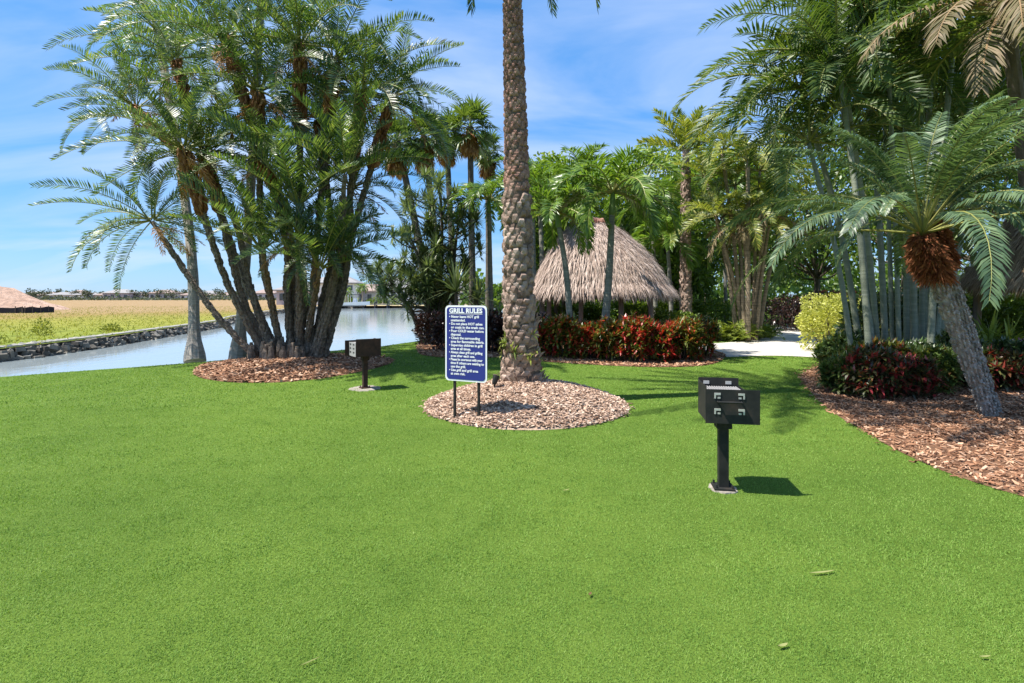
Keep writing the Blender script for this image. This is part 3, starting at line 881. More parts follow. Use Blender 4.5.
# distant continuous low scrub along the horizon
rng = rng_(33)
q = np.stack([rng.uniform(-420, 160, 9000), rng.uniform(330, 420, 9000)], 1)
P3 = np.c_[q, rng.random(9000) ** 1.5 * 4.2]
mb = MB(); leaves(mb, rng, P3, np.tile((0, 0, 1.0), (9000, 1)), 2.2, 1.6, .8)
tag(mb.build('far_scrub', M['far_leaf']), kind='stuff')

q = np.stack([rng.uniform(-330, 60, 5000), rng.uniform(270, 300, 5000)], 1)
lump_ = .4 + 2.2 * np.clip(np.sin(q[:, 0] * .11) * np.sin(q[:, 0] * .037 + 2) + .45 * np.sin(q[:, 0] * .31), 0, 1)
mb = MB(); leaves(mb, rng, np.c_[q, rng.random(5000) * lump_], np.tile((0, 0, 1.0), (5000, 1)), 1.3, .9, .8)
tag(mb.build('far_scrub', M['far_leaf']), kind='stuff')

# dirt pile and silt fence
M['dirt'] = rough_mat('pinkish_dirt', [(0.25, .26, .16, .11), (0.55, .44, .29, .21), (0.85, .56, .42, .33)], .7, .95, 8, .9, 1.8, dist=.3)
rng = rng_(41)
a = MB(); nr, ns = 12, 48; V = []
pc = np.array((-75.8, 70, -.1))
for i in range(nr):
    u = i / (nr - 1)
    for j in range(ns):
        th = 2 * math.pi * j / ns; rr = 13.0 * (1 - u) * (1 + .10 * math.sin(3 * th + 1) + .05 * math.sin(7 * th)) + .01
        V.append((math.cos(th) * rr, math.sin(th) * rr, 5.6 * (u ** 1.1 * (1.25 - .25 * u)) + (rng.normal(0, .09) if 0 < i < nr - 1 else 0)))
i = np.arange(nr - 1)[:, None] * ns; j = np.arange(ns)[None]; k = (j + 1) % ns
a.add(V, [np.stack([i + j, i + k, i + ns + k, i + ns + j], -1).reshape(-1, 4)])
o = a.build('dirt_pile', M['dirt'], smooth=True); o.location = pc
tag(o, 'big heap of pinkish bare dirt at the left edge beyond the field', 'dirt pile')
M['silt'] = rough_mat('black_silt_cloth', [(.012, .012, .016), (.035, .033, .04)], 2, .8, bump=.3)
root = empty('silt_fence', W(0, 313, 62) * (1, 1, 0)); tag(root, 'low black silt fence running in front of the dirt heap', 'fence')
o0 = np.array(root.location)
fl = curve([np.array((-70, 55, 0)), W(0, 313, 57) * (1, 1, 0), W(28, 312, 57.5) * (1, 1, 0), W(54, 311.5, 60) * (1, 1, 0)], 30) - o0
a = MB(); nf = len(fl)
V = np.concatenate([fl + (0, 0, -.08), fl + np.c_[np.zeros((nf, 2)), .55 + .06 * np.sin(np.arange(nf))], fl + (0, .04, -.08), fl + np.c_[np.zeros(nf), np.full(nf, .04), .55 + .06 * np.sin(np.arange(nf))]])
ii = np.arange(nf - 1)[:, None]
a.add(V, [np.concatenate([ii, ii + 1, ii + 1 + nf, ii + nf], 1), np.concatenate([ii + 2 * nf, ii + 3 * nf, ii + 1 + 3 * nf, ii + 1 + 2 * nf], 1), np.concatenate([ii + nf, ii + 1 + nf, ii + 1 + 3 * nf, ii + 3 * nf], 1)])
a.build('cloth', M['silt'], root)
for i in range(0, nf, 3):
    a = MB(); box(a, fl[i] + (0, -.04, .28), (.06, .06, .8)); a.build('post', M['bark'], root)

# far shore houses on the right side of the lake, with dock, boat and palms
fs = [(338, 16, 10, 5.0, 2.0, 2, 'white two storey house across the lake behind the right palm stems'), (372, 14, 9, 3.2, 1.7, 0, 'pale low house across the lake behind the far palm with boat lift in front'),
      (400, 13, 9, 3.9, 2.3, 2, 'white house with peaked grey roof across the lake, right in the gap'), (432, 15, 9, 3.2, 1.6, 0, 'pale house across the lake behind the spiky leaved tree'), (305, 16, 9, 3.4, 1.9, 1, 'pinkish house across the lake seen between the inner palm stems'),
      (462, 15, 9, 3.6, 1.8, 2, 'white house across the lake directly behind the blue sign')]
for i, (px, w, d, h, rh, k, lab) in enumerate(fs):
    Y = 124 + 4 * (i % 2); p = W(px, 300, Y); p[2] = -.08
    house(p, w * .62, d, h, rh, wallm[k], M['roof_grey'] if i != 1 else M['roof_tile'], lab, .1 * (-1) ** i, 4, 2 if h > 4.5 else 1, 'houses across the lake')
M['sand'] = rough_mat('tan_bank', [(.34, .27, .13), (.48, .40, .24)], .6, .95, bump=0)
a = MB(); sheet(a, [(-40, 105.6), (60, 107), (60, 118), (-40, 118)], -.06)
tag(a.build('sand_bank', M['sand']), kind='structure')
crown_far = feather_crown(51, 18, 1.7, 80, -30, (60, 100), 22, .5, .09, lean=.1)
for i, (px, py, lab) in enumerate([(362, 287, 'small feathery palm across the lake between the white and pale houses'), (383, 289, 'small palm across the lake before the peaked roof house'), (346, 292, 'short palm across the lake beside the right palm stem'), (412, 290, 'small palm across the lake left of the spiky leaved tree')]):
    hd = W(px, py, 114); root = empty('palm_tree', (hd[0], hd[1], -.08)); tag(root, lab, 'palm tree', 'palms across the lake')
    a = MB(); hh = hd[2] + .08; tube(a, [(0, 0, 0), (.1, 0, hh * .5), (0, 0, hh)], (.2, .15, .12), 6); a.build('trunk', M['royal_trunk'], root)
    crown_far.build('crown', [M['green_palm'], M['rachis']], root, loc=(0, 0, hh))
for i, (px, wd, lab) in enumerate([(375, 3.2, 'dark green bush on the far bank in front of the pale low house'), (388, 4.5, 'wide low bush on the far bank beside the peaked roof house'), (352, 3, 'bush on the far bank behind the boat')]):
    p = W(px, 305, 117); rng = rng_(300 + i); a = MB(); n = 260
    P3 = rng.normal(0, 1, (n, 3)) * (wd * .3, .7, .4) + (0, 0, .7); P3[:, 2] = np.abs(P3[:, 2]); leaves(a, rng, P3, P3, .5, .3, .6)
    o = a.build('bush', M['green_shrub'], loc=(p[0], p[1], -.06)); tag(o, lab, 'bush', 'bushes on the far bank')
# dock with pilings, boat lift and boat
M['wood_grey'] = rough_mat('weathered_wood', [(.20, .17, .14), (.36, .32, .27)], 3, .9, bump=.3)
M['boat_white'] = rough_mat('boat_gelcoat', [(.72, .72, .73), (.80, .80, .80)], 1, .3, bump=0)
M['boat_dark'] = rough_mat('boat_dark_trim', [(.02, .025, .04), (.05, .055, .07)], 1, .4, bump=0)
dk = W(359, 309, 100); root = empty('dock', (dk[0], dk[1], -.5)); tag(root, 'small grey wooden dock on pilings at the far shore beside the white boat', 'dock')
a = MB(); box(a, (1.5, 3, .75), (7, 1.6, .14)); box(a, (4.2, 5.2, .75), (1.4, 3, .14)); a.build('deck', M['wood_grey'], root)
for x in (-1.8, .2, 2.4, 4.8):
    for y in (2.3, 3.7):
        a = MB(); tube(a, [(x, y, -1), (x, y, 1.5)], .14, 8); a.build('piling', M['boat_dark'], root)
bt = W(353, 306.5, 100); root = empty('motor_boat', (bt[0] + .2, bt[1], .05)); tag(root, 'white motor boat with dark canopy raised at the far dock', 'boat')
a = MB(); st = np.linspace(0, 1, 9); V = []
for s in st:
    bw = 1.05 * (1 - max(0, (s - .5) / .5) ** 2.2); bw = max(bw, .03); x = -2.8 + 5.8 * s; zt = .55 + .25 * s
    V += [(x, -bw, zt), (x, -bw * .8, .1), (x, 0, -.12 + .3 * s ** 4), (x, bw * .8, .1), (x, bw, zt)]
i = np.arange(8)[:, None] * 5; j = np.arange(4)[None]
a.add(V, [np.stack([i + j, i + j + 5, i + j + 6, i + j + 1], -1).reshape(-1, 4), np.array([(0, 1, 2, 3, 4)])]); 
a.add(np.array(V).reshape(9, 5, 3)[:, (0, 4)].reshape(-1, 3) - (0, 0, .08), [np.array([(2 * k, 2 * k + 1, 2 * k + 3, 2 * k + 2) for k in range(8)])])
a.build('hull', M['boat_white'], root)
a = MB(); box(a, (.2, 0, 1.0), (.7, .7, .8), taper=.8); a.build('console', M['boat_white'], root)
a = MB(); box(a, (0, 0, 2.05), (2.2, 1.7, .10)); a.build('canopy', M['boat_dark'], root)
for x in (-.9, .9):
    for y in (-.7, .7):
        a = MB(); tube(a, [(x, y, .5), (x, y, 2.02)], .03, 5); a.build('canopy_pole', M['boat_white'], root)
a = MB(); box(a, (-3.0, 0, .5), (.4, .45, 1.0), taper=.8); a.build('outboard_motor', M['boat_dark'], root)

# ------------------------------------------------------------------ thatched huts
M['thatch'] = rough_mat('dry_thatch', [(0.1, .19, .13, .105), (0.45, .40, .305, .26), (0.75, .56, .45, .395), (1, .68, .57, .51)], 1.6, .9, bump=.3, bscale=20, island=.65)
M['thatch_sunlit'] = rough_mat('sunlit_brown_thatch', [(0.1, .20, .115, .06), (0.5, .44, .30, .18), (1, .66, .50, .34)], 1.6, .9, bump=.3, bscale=20, island=.65)  # warmer, browner copy of the thatch: sunlight coloured into the shaded second roof
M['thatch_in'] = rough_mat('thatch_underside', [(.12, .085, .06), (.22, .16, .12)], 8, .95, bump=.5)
M['pole'] = rough_mat('cypress_pole', [(.13, .095, .07), (.28, .22, .17)], 6, .85, bump=.4, vec_scale=(1, 1, .3))


def thatched_hut(loc, rz, hx, hy, eave, peak, ridge, label, seed, posts, nst=9000, ridge_off=0., bulge=.19, mat=None):
    rng = rng_(seed)
    root = empty('thatched_hut', loc, rz); tag(root, label, 'hut')

    def surf(th, u):
        """th angle round the plan, u 0 eave .. 1 ridge"""
        c, s = np.cos(th), np.sin(th)
        k = (np.abs(c) ** 3.2 + np.abs(s) ** 3.2) ** (-1 / 3.2)
        e = np.stack([c * k * hx, s * k * hy], -1)
        rx = np.clip(c * k * 1.3, -1, 1) * ridge / 2 + ridge_off
        rdg = np.stack([rx, s * k * .05], -1)
        un = np.asarray(u)[..., None]
        xy = e * (1 - un) + rdg * un
        z = eave + (peak - eave) * (u * .93 + .07 * u ** 3 + bulge * np.sin(np.pi * np.clip(u, 0, 1) ** .8))
        return np.concatenate([xy, z[..., None]], -1)
    a = MB(); nth, nu = 72, 10
    TH, U = np.meshgrid(np.linspace(0, 2 * np.pi, nth, endpoint=False), np.linspace(0, 1, nu), indexing='ij')
    V = surf(TH, U)
    i = np.arange(nth)[:, None]; i2 = (i + 1) % nth; j = np.arange(nu - 1)[None]
    fq = np.stack([i * nu + j, i2 * nu + j, i2 * nu + j + 1, i * nu + j + 1], -1).reshape(-1, 4)
    a.add(V.reshape(-1, 3) - (0, 0, .10), [fq], 1)
    # strands in overlapping courses
    n = nst
    th = rng.uniform(0, 2 * np.pi, n); u = rng.random(n) ** 1.15
    course = np.floor(u * 11) / 11 + rng.normal(0, .03, n); u = np.clip(.6 * u + .4 * course + .02, .0, 1)
    p = surf(th, u); lo = surf(th + rng.normal(0, .03, n), np.clip(u - .02, -.05, 1))
    d = unit(surf(th, np.clip(u - .1, -.12, .9)) - surf(th, np.clip(u, 0, 1)) + rng.normal(0, .035, (n, 3)))
    outw = unit(np.stack([np.cos(th), np.sin(th), np.full(n, .8)], 1))
    d = unit(d + outw * rng.normal(.07, .10, n)[:, None])
    s = unit(np.cross(d, outw)); l = rng.uniform(.28, .62, n)[:, None]; w = rng.uniform(.009, .024, n)[:, None]
    b0_ = p + outw * rng.uniform(0, .05, n)[:, None]
    tip = b0_ + d * l + np.array((0, 0, -1.)) * l * .12
    V = np.stack([b0_ - s * w * .4, b0_ + s * w * .4, b0_ + d * l * .6 + s * w * .55 + outw * .015, b0_ + d * l * .6 - s * w * .55 + outw * .015, tip], 1).reshape(-1, 3)
    k = np.arange(n)[:, None] * 5
    a.add(V, [np.concatenate([k, k + 1, k + 2, k + 3], 1), np.concatenate([k + 3, k + 2, k + 4], 1)], 0)
    # hanging fringe at the eave
    n = 2400; th = np.linspace(0, 2 * np.pi, n) + rng.normal(0, .01, n); p = surf(th, rng.random(n) * .03)
    out = unit(np.stack([np.cos(th), np.sin(th), np.zeros(n)], 1)); s = np.stack([-np.sin(th), np.cos(th), np.zeros(n)], 1)
    l = rng.uniform(.10, .50, n)[:, None]; w = rng.uniform(.012, .035, n)[:, None]
    dn = unit(out * rng.normal(.18, .18, n)[:, None] + (0, 0, -1))
    V = np.stack([p - s * w, p + s * w, p + dn * l * .6 + s * w * .7, p + dn * l * .6 - s * w * .7, p + dn * l + s * rng.normal(0, .03, n)[:, None]], 1).reshape(-1, 3)
    k = np.arange(n)[:, None] * 5
    a.add(V, [np.concatenate([k, k + 1, k + 2, k + 3], 1), np.concatenate([k + 3, k + 2, k + 4], 1)], 0)
    a.build('roof', [M[mat or 'thatch'], M['thatch_in']], root)
    # ridge bundle
    a = MB(); cv = curve([(-ridge / 2 + ridge_off - .1, 0, peak - .02), (ridge_off, 0, peak + .07), (ridge / 2 + ridge_off + .1, 0, peak - .02)], 12)
    tube(a, cv, .14, 8, noise=.12, rng=rng)
    n = 500; t = rng.random(n); c = np.stack([np.interp(t, np.linspace(0, 1, 12), cv[:, k]) for k in range(3)], 1)
    sg = rng.choice((-1., 1.), n); D = np.stack([rng.normal(0, .25, n), sg * .7, np.full(n, -.7)], 1)
    leaves(a, rng, c + (0, 0, .12), D, .42, .05, .15)
    a.build('ridge_cap', M['thatch_red'], root)
    for (x, y) in posts:
        a = MB(); tube(a, curve([(x, y, -.1), (x * .99 + .02, y, 1.1), (x * .97, y * .97, eave + .30)], 6), np.linspace(.095, .075, 6), 8, noise=.05, rng=rng); a.build('post', M['pole'], root)
    for y in (-hy * .72, hy * .72):
        a = MB(); tube(a, [(-hx * .8, y, eave + .22), (hx * .8, y, eave + .24)], .06, 6); a.build('beam', M['pole'], root)
    for x in (-hx * .72, hx * .72):
        a = MB(); tube(a, [(x, -hy * .8, eave + .34), (x, hy * .8, eave + .34)], .06, 6); a.build('beam', M['pole'], root)
    return root


M['thatch_red'] = rough_mat('reddish_thatch', [(0.2, .22, .105, .075), (0.6, .38, .20, .15), (0.9, .50, .32, .25)], 3, .9, bump=.3, island=.5)
HUTY = 19.5
pp = [(-1.72, -1.72), (-.6, -1.75), (.75, -1.74), (1.72, -1.70), (-1.72, 1.72), (0, 1.74), (1.72, 1.72), (1.74, 0), (-1.74, 0)]
hut_c = W(602, 300, HUTY)
thatched_hut((hut_c[0], HUTY, 0), R(-14), 2.40, 2.40, 1.86, 4.42, .9, 'thatched open hut with pinkish grey palm roof behind the red hedge', 61, pp, 34000, -.45)
# table with benches in the hut's shade
root = empty('picnic_table', (hut_c[0] - .15, HUTY - .1, 0), R(-14)); tag(root, 'dark picnic table in the shade under the thatched hut roof', 'table')
M['dark_wood'] = rough_mat('dark_stained_wood', [(.035, .026, .02), (.08, .06, .045)], 5, .7, bump=.3, vec_scale=(.3, 3, 3))
a = MB()
for k in range(5): box(a, (0, -.32 + .16 * k, .75), (1.9, .145, .045))
a.build('tabletop', M['dark_wood'], root)
for s in (-1, 1):
    a = MB(); box(a, (0, s * .72, .45), (1.9, .28, .045)); a.build('seat', M['dark_wood'], root)
    a = MB()
    for q_ in (-1, 1):
        tube(a, [(s * .7, q_ * .25, .73), (s * .7, q_ * .65, 0)], .045, 4)
    box(a, (s * .7, 0, .41), (.05, 1.6, .09)); a.build('leg', M['dark_wood'], root)
# second hut at the right edge of the view
thatched_hut((10.8 + 2.25, 11.6, 0), R(8), 2.2, 2.2, 2.02, 4.5, .8, 'second thatched hut roof cut off by the right edge behind the leaning palm', 62,
             [(-1.55, -1.55), (1.55, -1.55), (-1.55, 1.55), (1.55, 1.55)], 20000, mat='thatch_sunlit')


# ------------------------------------------------------------------ date palm on the mound
def mh(x, y):
    return float(mound_height(np.array([[x, y]]), mound_poly, MOUND_H)[0])


dpx, dpy = (521 - CX) / F * 8.45, 8.45
root = empty('date_palm', (dpx, dpy, mh(dpx, dpy) - .03)); tag(root, 'tall date palm with diamond patterned trunk standing alone on the tan mulch mound', 'palm tree')
o0 = np.array(root.location); rng = rng_(71)
tz = [W(521, 372, 8.45), W(521, 345, 8.45), W(518.5, 280, 8.45), W(517, 200, 8.45), W(515, 100, 8.45), W(512.5, 0, 8.45), W(510, -155, 8.45)]
P = shift_pts(curve(tz, 60), o0); P[0, 2] = -.05
hgt = P[:, 2]
rad = np.interp(hgt, [0, .25, .7, 1.6, 3, 4.4, 6, 8], [.36, .31, .265, .235, .21, .178, .142, .15])
a = MB(); tube(a, P, rad * .93, 14, 1)
boots(a, P, rad * .95, rng, row=.078, per=12, out=.060, hgt=.105, w=.23, mat=0, t1=.36, tw=.26)
boots(a, P, rad * .96, rng, row=.052, per=12, out=.036, hgt=.066, w=.20, mat=2, t0=.36, tw=.26)
# frayed old bases and a few ferns low on the trunk
for k in range(90):
    th = rng.uniform(0, 6.283); zz_ = rng.random() ** 2 * 1.3; rr = np.interp(zz_, hgt, rad)
    c = np.array((math.cos(th) * rr, math.sin(th) * rr, zz_)); d = np.array((math.cos(th) * .5, math.sin(th) * .5, 1))
    leaves(a, rng, c[None], d[None], .16, .03, .3, 0)
a.build('trunk', [M['date_trunk'], M['trunk_gap'], M['date_trunk_upper']], root)
a = MB()
for k in range(16):
    th = rng.uniform(3.4, 6.2); zz_ = .35 + rng.random() * .45; rr = np.interp(zz_, hgt, rad)
    c = np.array((math.cos(th) * (rr + .03), math.sin(th) * (rr + .03), zz_))
    rosette(a, rng, 5, .14, .03, 70, 0, .6, c, (math.cos(th), math.sin(th), .5))
a.build('trunk_fern', M['fern'], root)
a = MB(); head = P[-1]
cr_ = feather_crown(72, 46, 3.3, 84, 8, (45, 78), 60, .42, .024, 25, base_r=.15, lean=.05)
cr_b = MB(); rng = rng_(73)
for (az, el, dr, L) in [(195, -40, 46, 2.95), (-10, -46, 42, 3.0), (-25, -15, 62, 3.1), (170, -22, 52, 2.6), (90, -20, 55, 2.6), (60, -30, 50, 2.5), (120, -35, 45, 2.4), (250, -8, 45, 2.4), (300, -6, 45, 2.4)]:
    frond(cr_b, rng, L, R(el), R(dr), 60, .36, .026, 25, 55, 28, .45, az=R(az), origin=(0, 0, -.1))
cr_.add_mb(cr_b)
cr_.build('crown', [M['reclinata'], M['rachis']], root, loc=tuple(head))

# ------------------------------------------------------------------ big multi-stem palm clump at the left
root = empty('palm_clump', (clump_c[0], clump_c[1], .1)); tag(root, 'big many stemmed palm clump leaning outward over brown mulch by the lake', 'palm tree')
o0 = np.array(root.location); rng = rng_(81)
# base px, mid (px,py), head (px,py), depth shift at the head, crown variant / size
stems = [((252, 356), (205, 300), (152, 222), .3, .78), ((262, 357), (222, 270), (183, 150), -.9, .95), ((272, 358), (240, 290), (205, 150), -.3, 1.0),
         ((280, 357), (262, 250), (258, 92), -1.1, 1.05), ((276, 354), (230, 240), (175, 60), .9, 1.05), ((292, 358), (282, 220), (225, 38), .3, 1.05),
         ((300, 357), (300, 220), (300, 45), -.7, 1.1), ((312, 356), (318, 230), (335, 60), .6, 1.05), ((322, 356), (345, 230), (362, 95), -.5, 1.0),
         ((328, 355), (352, 235), (392, 98), .5, .95), ((318, 354), (332, 240), (318, 120), 1.2, .95), ((332, 352), (347, 270), (352, 190), 1.0, .7),
         ((300, 360), (305, 300), (300, 240), -1.5, .62), ((316, 358), (330, 290), (340, 250), -1.0, .55), ((296, 358), (290, 230), (262, 160), -1.4, .8), ((268, 354), (225, 200), (135, 110), .6, .8),
         ((282, 360), (272, 305), (262, 250), -1.7, .8), ((306, 360), (312, 310), (320, 270), -1.7, .75), ((302, 358), (300, 280), (298, 205), -1.6, .85), ((324, 356), (338, 260), (345, 175), -1.3, .8)]
variants = [feather_crown(82 + k, 21, 2.65, 87, -22, (34, 92), 46, .34, .032, 34, 72, 50, .12, .09, lean=.12, jit=.5) for k in range(4)]
for k, v in enumerate(variants):      # a few dry fronds hang under each crown
    r2 = rng_(820 + k)
    for j in range(3 + k % 2):
        frond(v, r2, r2.uniform(1.0, 1.8), R(r2.uniform(-45, -10)), R(r2.uniform(30, 60)), 30, .30, .026, 10, 60, 35, .9, az=r2.uniform(0, 6.28), origin=(0, 0, -.25), mats=(2, 3), jit=1.6)
    for j in range(2):
        frond(v, r2, r2.uniform(1.4, 2.3), R(r2.uniform(0, 60)), R(r2.uniform(40, 95)), 36, .36, .03, 20, 66, 40, .6, az=r2.uniform(0, 6.28), side=r2.normal(0, .15), mats=(4, 1), jit=1.8)
vmesh = [v.mesh('feather_crown', [M['reclinata'], M['rachis'], M['dead'], M['rachis_dead'], M['queen']]) for v in variants]
upright = [feather_crown(87 + k, 15, 2.3, 88, 28, (18, 48), 40, .38, .036, 34, 70, 46, .10, .07, lean=.12, jit=.6).mesh('upright_crown', [M['reclinata'], M['rachis']]) for k in range(2)]
for i, (bp_, mp_, hp_, dY, sc) in enumerate(stems):
    Yb = clump_c[1] + rng.normal(0, .35)
    b_ = W(292 + (bp_[0] - 292) * .74, bp_[1], Yb); b_[2] = 0; m_ = W(mp_[0], mp_[1], Yb + dY * .4); h_ = W(hp_[0], hp_[1], Yb + dY)
    P = shift_pts(curve([b_ + (0, 0, -.05), b_ * .5 + m_ * .5 + (0, 0, -.1), m_, h_], 26), o0)
    Lh = np.linspace(0, 1, 26)
    rad = (.108 - .03 * Lh + .05 * np.exp(-Lh * 14)) * (.58 + .4 * sc) * .74
    tall = hp_[1] < 170
    a = MB(); tube(a, P, rad * .92, 9, 0, noise=.10, rng=rng)
    boots(a, P, rad * .95, rng, row=.11, per=6, out=.035, hgt=.13, w=.11, mat=0, t1=.74 if tall else .9)
    if tall:
        boots(a, P, rad * 1.25, rng, row=.10, per=7, out=.10, hgt=.20, w=.10, mat=1, t0=.74, t1=1.0)
    a.build('trunk', [M['reclinata_trunk'], M['boot']], root)
    o = bpy.data.objects.new('crown', vmesh[i % 4] if i < 16 else upright[i % 2]); C.objects.link(o); o.parent = root; o.location = tuple(P[-1] + (0, 0, .1))
    s_c = sc * (1.0 if tall else 1.15)
    o.scale = (s_c, s_c, s_c); lean_d = unit(P[-1] - P[-4])
    q = Vector((0, 0, 1)).rotation_difference((Vector(lean_d) + Vector((0, 0, 1.4))).normalized()); o.rotation_mode = 'QUATERNION'
    o.rotation_quaternion = q @ Matrix.Rotation(rng.uniform(0, 6.28), 3, 'Z').to_quaternion()
a = MB()
for k in range(60):   # fibrous stump mass where the stems meet
    th = rng.uniform(0, 6.283); r_ = rng.random() ** .5
    c = np.array((math.cos(th) * r_ * .95, math.sin(th) * r_ * .7, .1)); tube(a, curve([c + (0, 0, -.2), c * (1.02, 1.02, 1) + (0, 0, .25 + .35 * rng.random() * (1.2 - r_))], 4), (.11, .10, .08, .04), 6, noise=.12, rng=rng)
a.build('stump', M['reclinata_trunk'], root)


def simple_palm(name, label, base, head, crown_mb_or_mesh, mats, trunk_mat, r0, r1, seed, group=None, bulge=.0, shaft=None, mid=None, rings=.1, crown_scale=1.0, boots_on=None, skirt_mb=None, skirt_mat=None, cat='palm tree'):
    rng = rng_(seed)
    base = np.asarray(base, float); head = np.asarray(head, float)
    root = empty(name, base); tag(root, label, cat, group)
    pts = [base + (0, 0, -.08)] + ([np.asarray(mid, float)] if mid is not None else [base * .55 + head * .45 + rng.normal(0, .06, 3)]) + [head]
    P = shift_pts(curve(pts, 40), base); t = np.linspace(0, 1, 40)
    rad = r0 + (r1 - r0) * t + bulge * np.exp(-((t - .0) / .07) ** 2)
    a = MB(); tube(a, P, ringed(P, rad, rings, .05), 10)
    if boots_on:
        boots(a, P, rad, rng, **boots_on)
    a.build('trunk', trunk_mat, root)
    if shaft:
        d = unit(P[-1] - P[-3]); c = np.array([P[-1] - d * .05, P[-1] + d * shaft * .35, P[-1] + d * shaft]); sm = MB(); tube(sm, curve(c, 8), np.array([1.0, 1.35, 1.3, 1.2, 1.05, .9, .75, .6]) * r1, 8); sm.build('crownshaft', M['crownshaft'], root, smooth=True)
        top = P[-1] + d * shaft * .9
    else:
        top = P[-1]
    if skirt_mb is not None:
        skirt_mb.build('dead_skirt', [skirt_mat or M['dead'], M['rachis_dead']], root, loc=tuple(top))
    o = bpy.data.objects.new('crown', crown_mb_or_mesh if isinstance(crown_mb_or_mesh, bpy.types.Mesh) else crown_mb_or_mesh.mesh('crown', mats))
    C.objects.link(o); o.parent = root; o.location = tuple(top); o.rotation_euler = (0, 0, rng.uniform(0, 6.28)); o.scale = (crown_scale,) * 3
    return root


# pale trunks by the shore behind the clump
q1 = feather_crown(91, 26, 2.5, 80, -30, (60, 105), 60, .42, .026, 20, hang=.7)
simple_palm('queen_palm', 'smooth pale trunked palm at the lake edge left of the palm clump', G(195, 358.5), W(158, 30, 17.2), q1, [M['queen'], M['rachis']], M['royal_trunk'], .145, .11, 92, bulge=.13, mid=W(189, 230, 15.6))
simple_palm('queen_palm', 'palm whose pale trunk foot shows behind the leftmost stems of the palm clump', G(238, 357), W(262, -15, 15.5), q1, [M['queen'], M['rachis']], M['royal_trunk'], .14, .10, 93, bulge=.11, mid=W(250, 200, 15))

# ------------------------------------------------------------------ fan palms far behind, spiky tree, small palms
fc = fan_crown(101, 34, .85, 1.0, 84, -50); fcm = fc.mesh('fan_crown', [M['fan'], M['rachis']])
for i, (px, py, bx, Y, sc, lab) in enumerate([(397, 140, 437, 21.5, .72, 'fan palm with tan dead skirt, leftmost of the fan palm row behind the clump'), (424, 136, 443, 22.5, .78, 'tall fan palm with rusty brown skirt behind the spiky leaved tree'),
                                              (446, 134, 455, 25, .72, 'fan palm with brown skirt half hidden between its taller neighbours'), (470, 126, 473, 24, .85, 'tall fan palm standing clear against sky left of the date palm trunk'), (487, 150, 488, 27, .66, 'smaller fan palm behind the fan palm nearest the date palm trunk')]):
    hd = W(px, py, Y); b_ = np.array(((bx - CX) / F * Y, Y, 0))
    simple_palm('fan_palm', lab, b_, hd, fcm, None, M['bark'], .17, .12, 102 + i, 'fan palms behind the lawn', skirt_mb=skirt(110 + i, 1.5, .5, 90), bulge=.1, crown_scale=sc)

man = [feather_crown(121 + k, 19, 1.6, 82, -15, (75, 125), 44, .44, .042, 32, 62, 38, .5, .05, lean=.1, pet=.02) for k in range(2)]
manm = [m_.mesh('arched_crown', [M['green_palm'], M['rachis']]) for m_ in man]
simple_palm('manila_palm', 'slim palm with drooping green crown just left of the date palm trunk', G(492, 340), W(489, 212, 20), manm[0], None, M['grey_trunk'], .10, .075, 131, shaft=.55, crown_scale=1.05)
simple_palm('manila_palm', 'slender leaning palm in front of the left half of the hut roof', W(572, 352, 14.6) * (1, 1, 0), W(559, 226, 14.9), manm[1], None, M['grey_trunk'], .095, .065, 132, shaft=.5, bulge=.06, mid=W(567, 280, 14.7), crown_scale=1.1)
simple_palm('manila_palm', 'pale trunked palm with broad green crown crossing the middle of the hut roof', W(602, 352, 14.8) * (1, 1, 0), W(612, 214, 14.9), manm[0], None, M['grey_trunk'], .12, .08, 133, shaft=.75, bulge=.06, mid=W(609, 275, 14.8), crown_scale=1.3)
simple_palm('manila_palm', 'green crowned palm between the date palm trunk and the hut roof', W(541, 345, 19) * (1, 1, 0), W(540, 205, 19.5), manm[1], None, M['grey_trunk'], .10, .07, 134, shaft=.5, crown_scale=1.1)

for i, (px, py, Y, sc, lab) in enumerate([(533, 172, 26, 1.15, 'palm behind the hut with its crown just right of the date palm trunk'), (582, 168, 27, 1.25, 'palm behind the hut rising between the two front palms'), (652, 190, 24, 1.1, 'palm behind the right slope of the hut roof'), (668, 232, 22.5, .95, 'shorter palm close behind the right eave of the hut'), (722, 178, 29, 1.4, 'palm behind the yellow topped palm and the tan canes')]):
    simple_palm('manila_palm', lab, np.array(((px + 4 - CX) / F * Y, Y, 0)), W(px, py + 18, Y), manm[i % 2], None, M['grey_trunk'], .11, .075, 400 + i, 'palms behind the hut', shaft=.5, crown_scale=sc * 1.35)

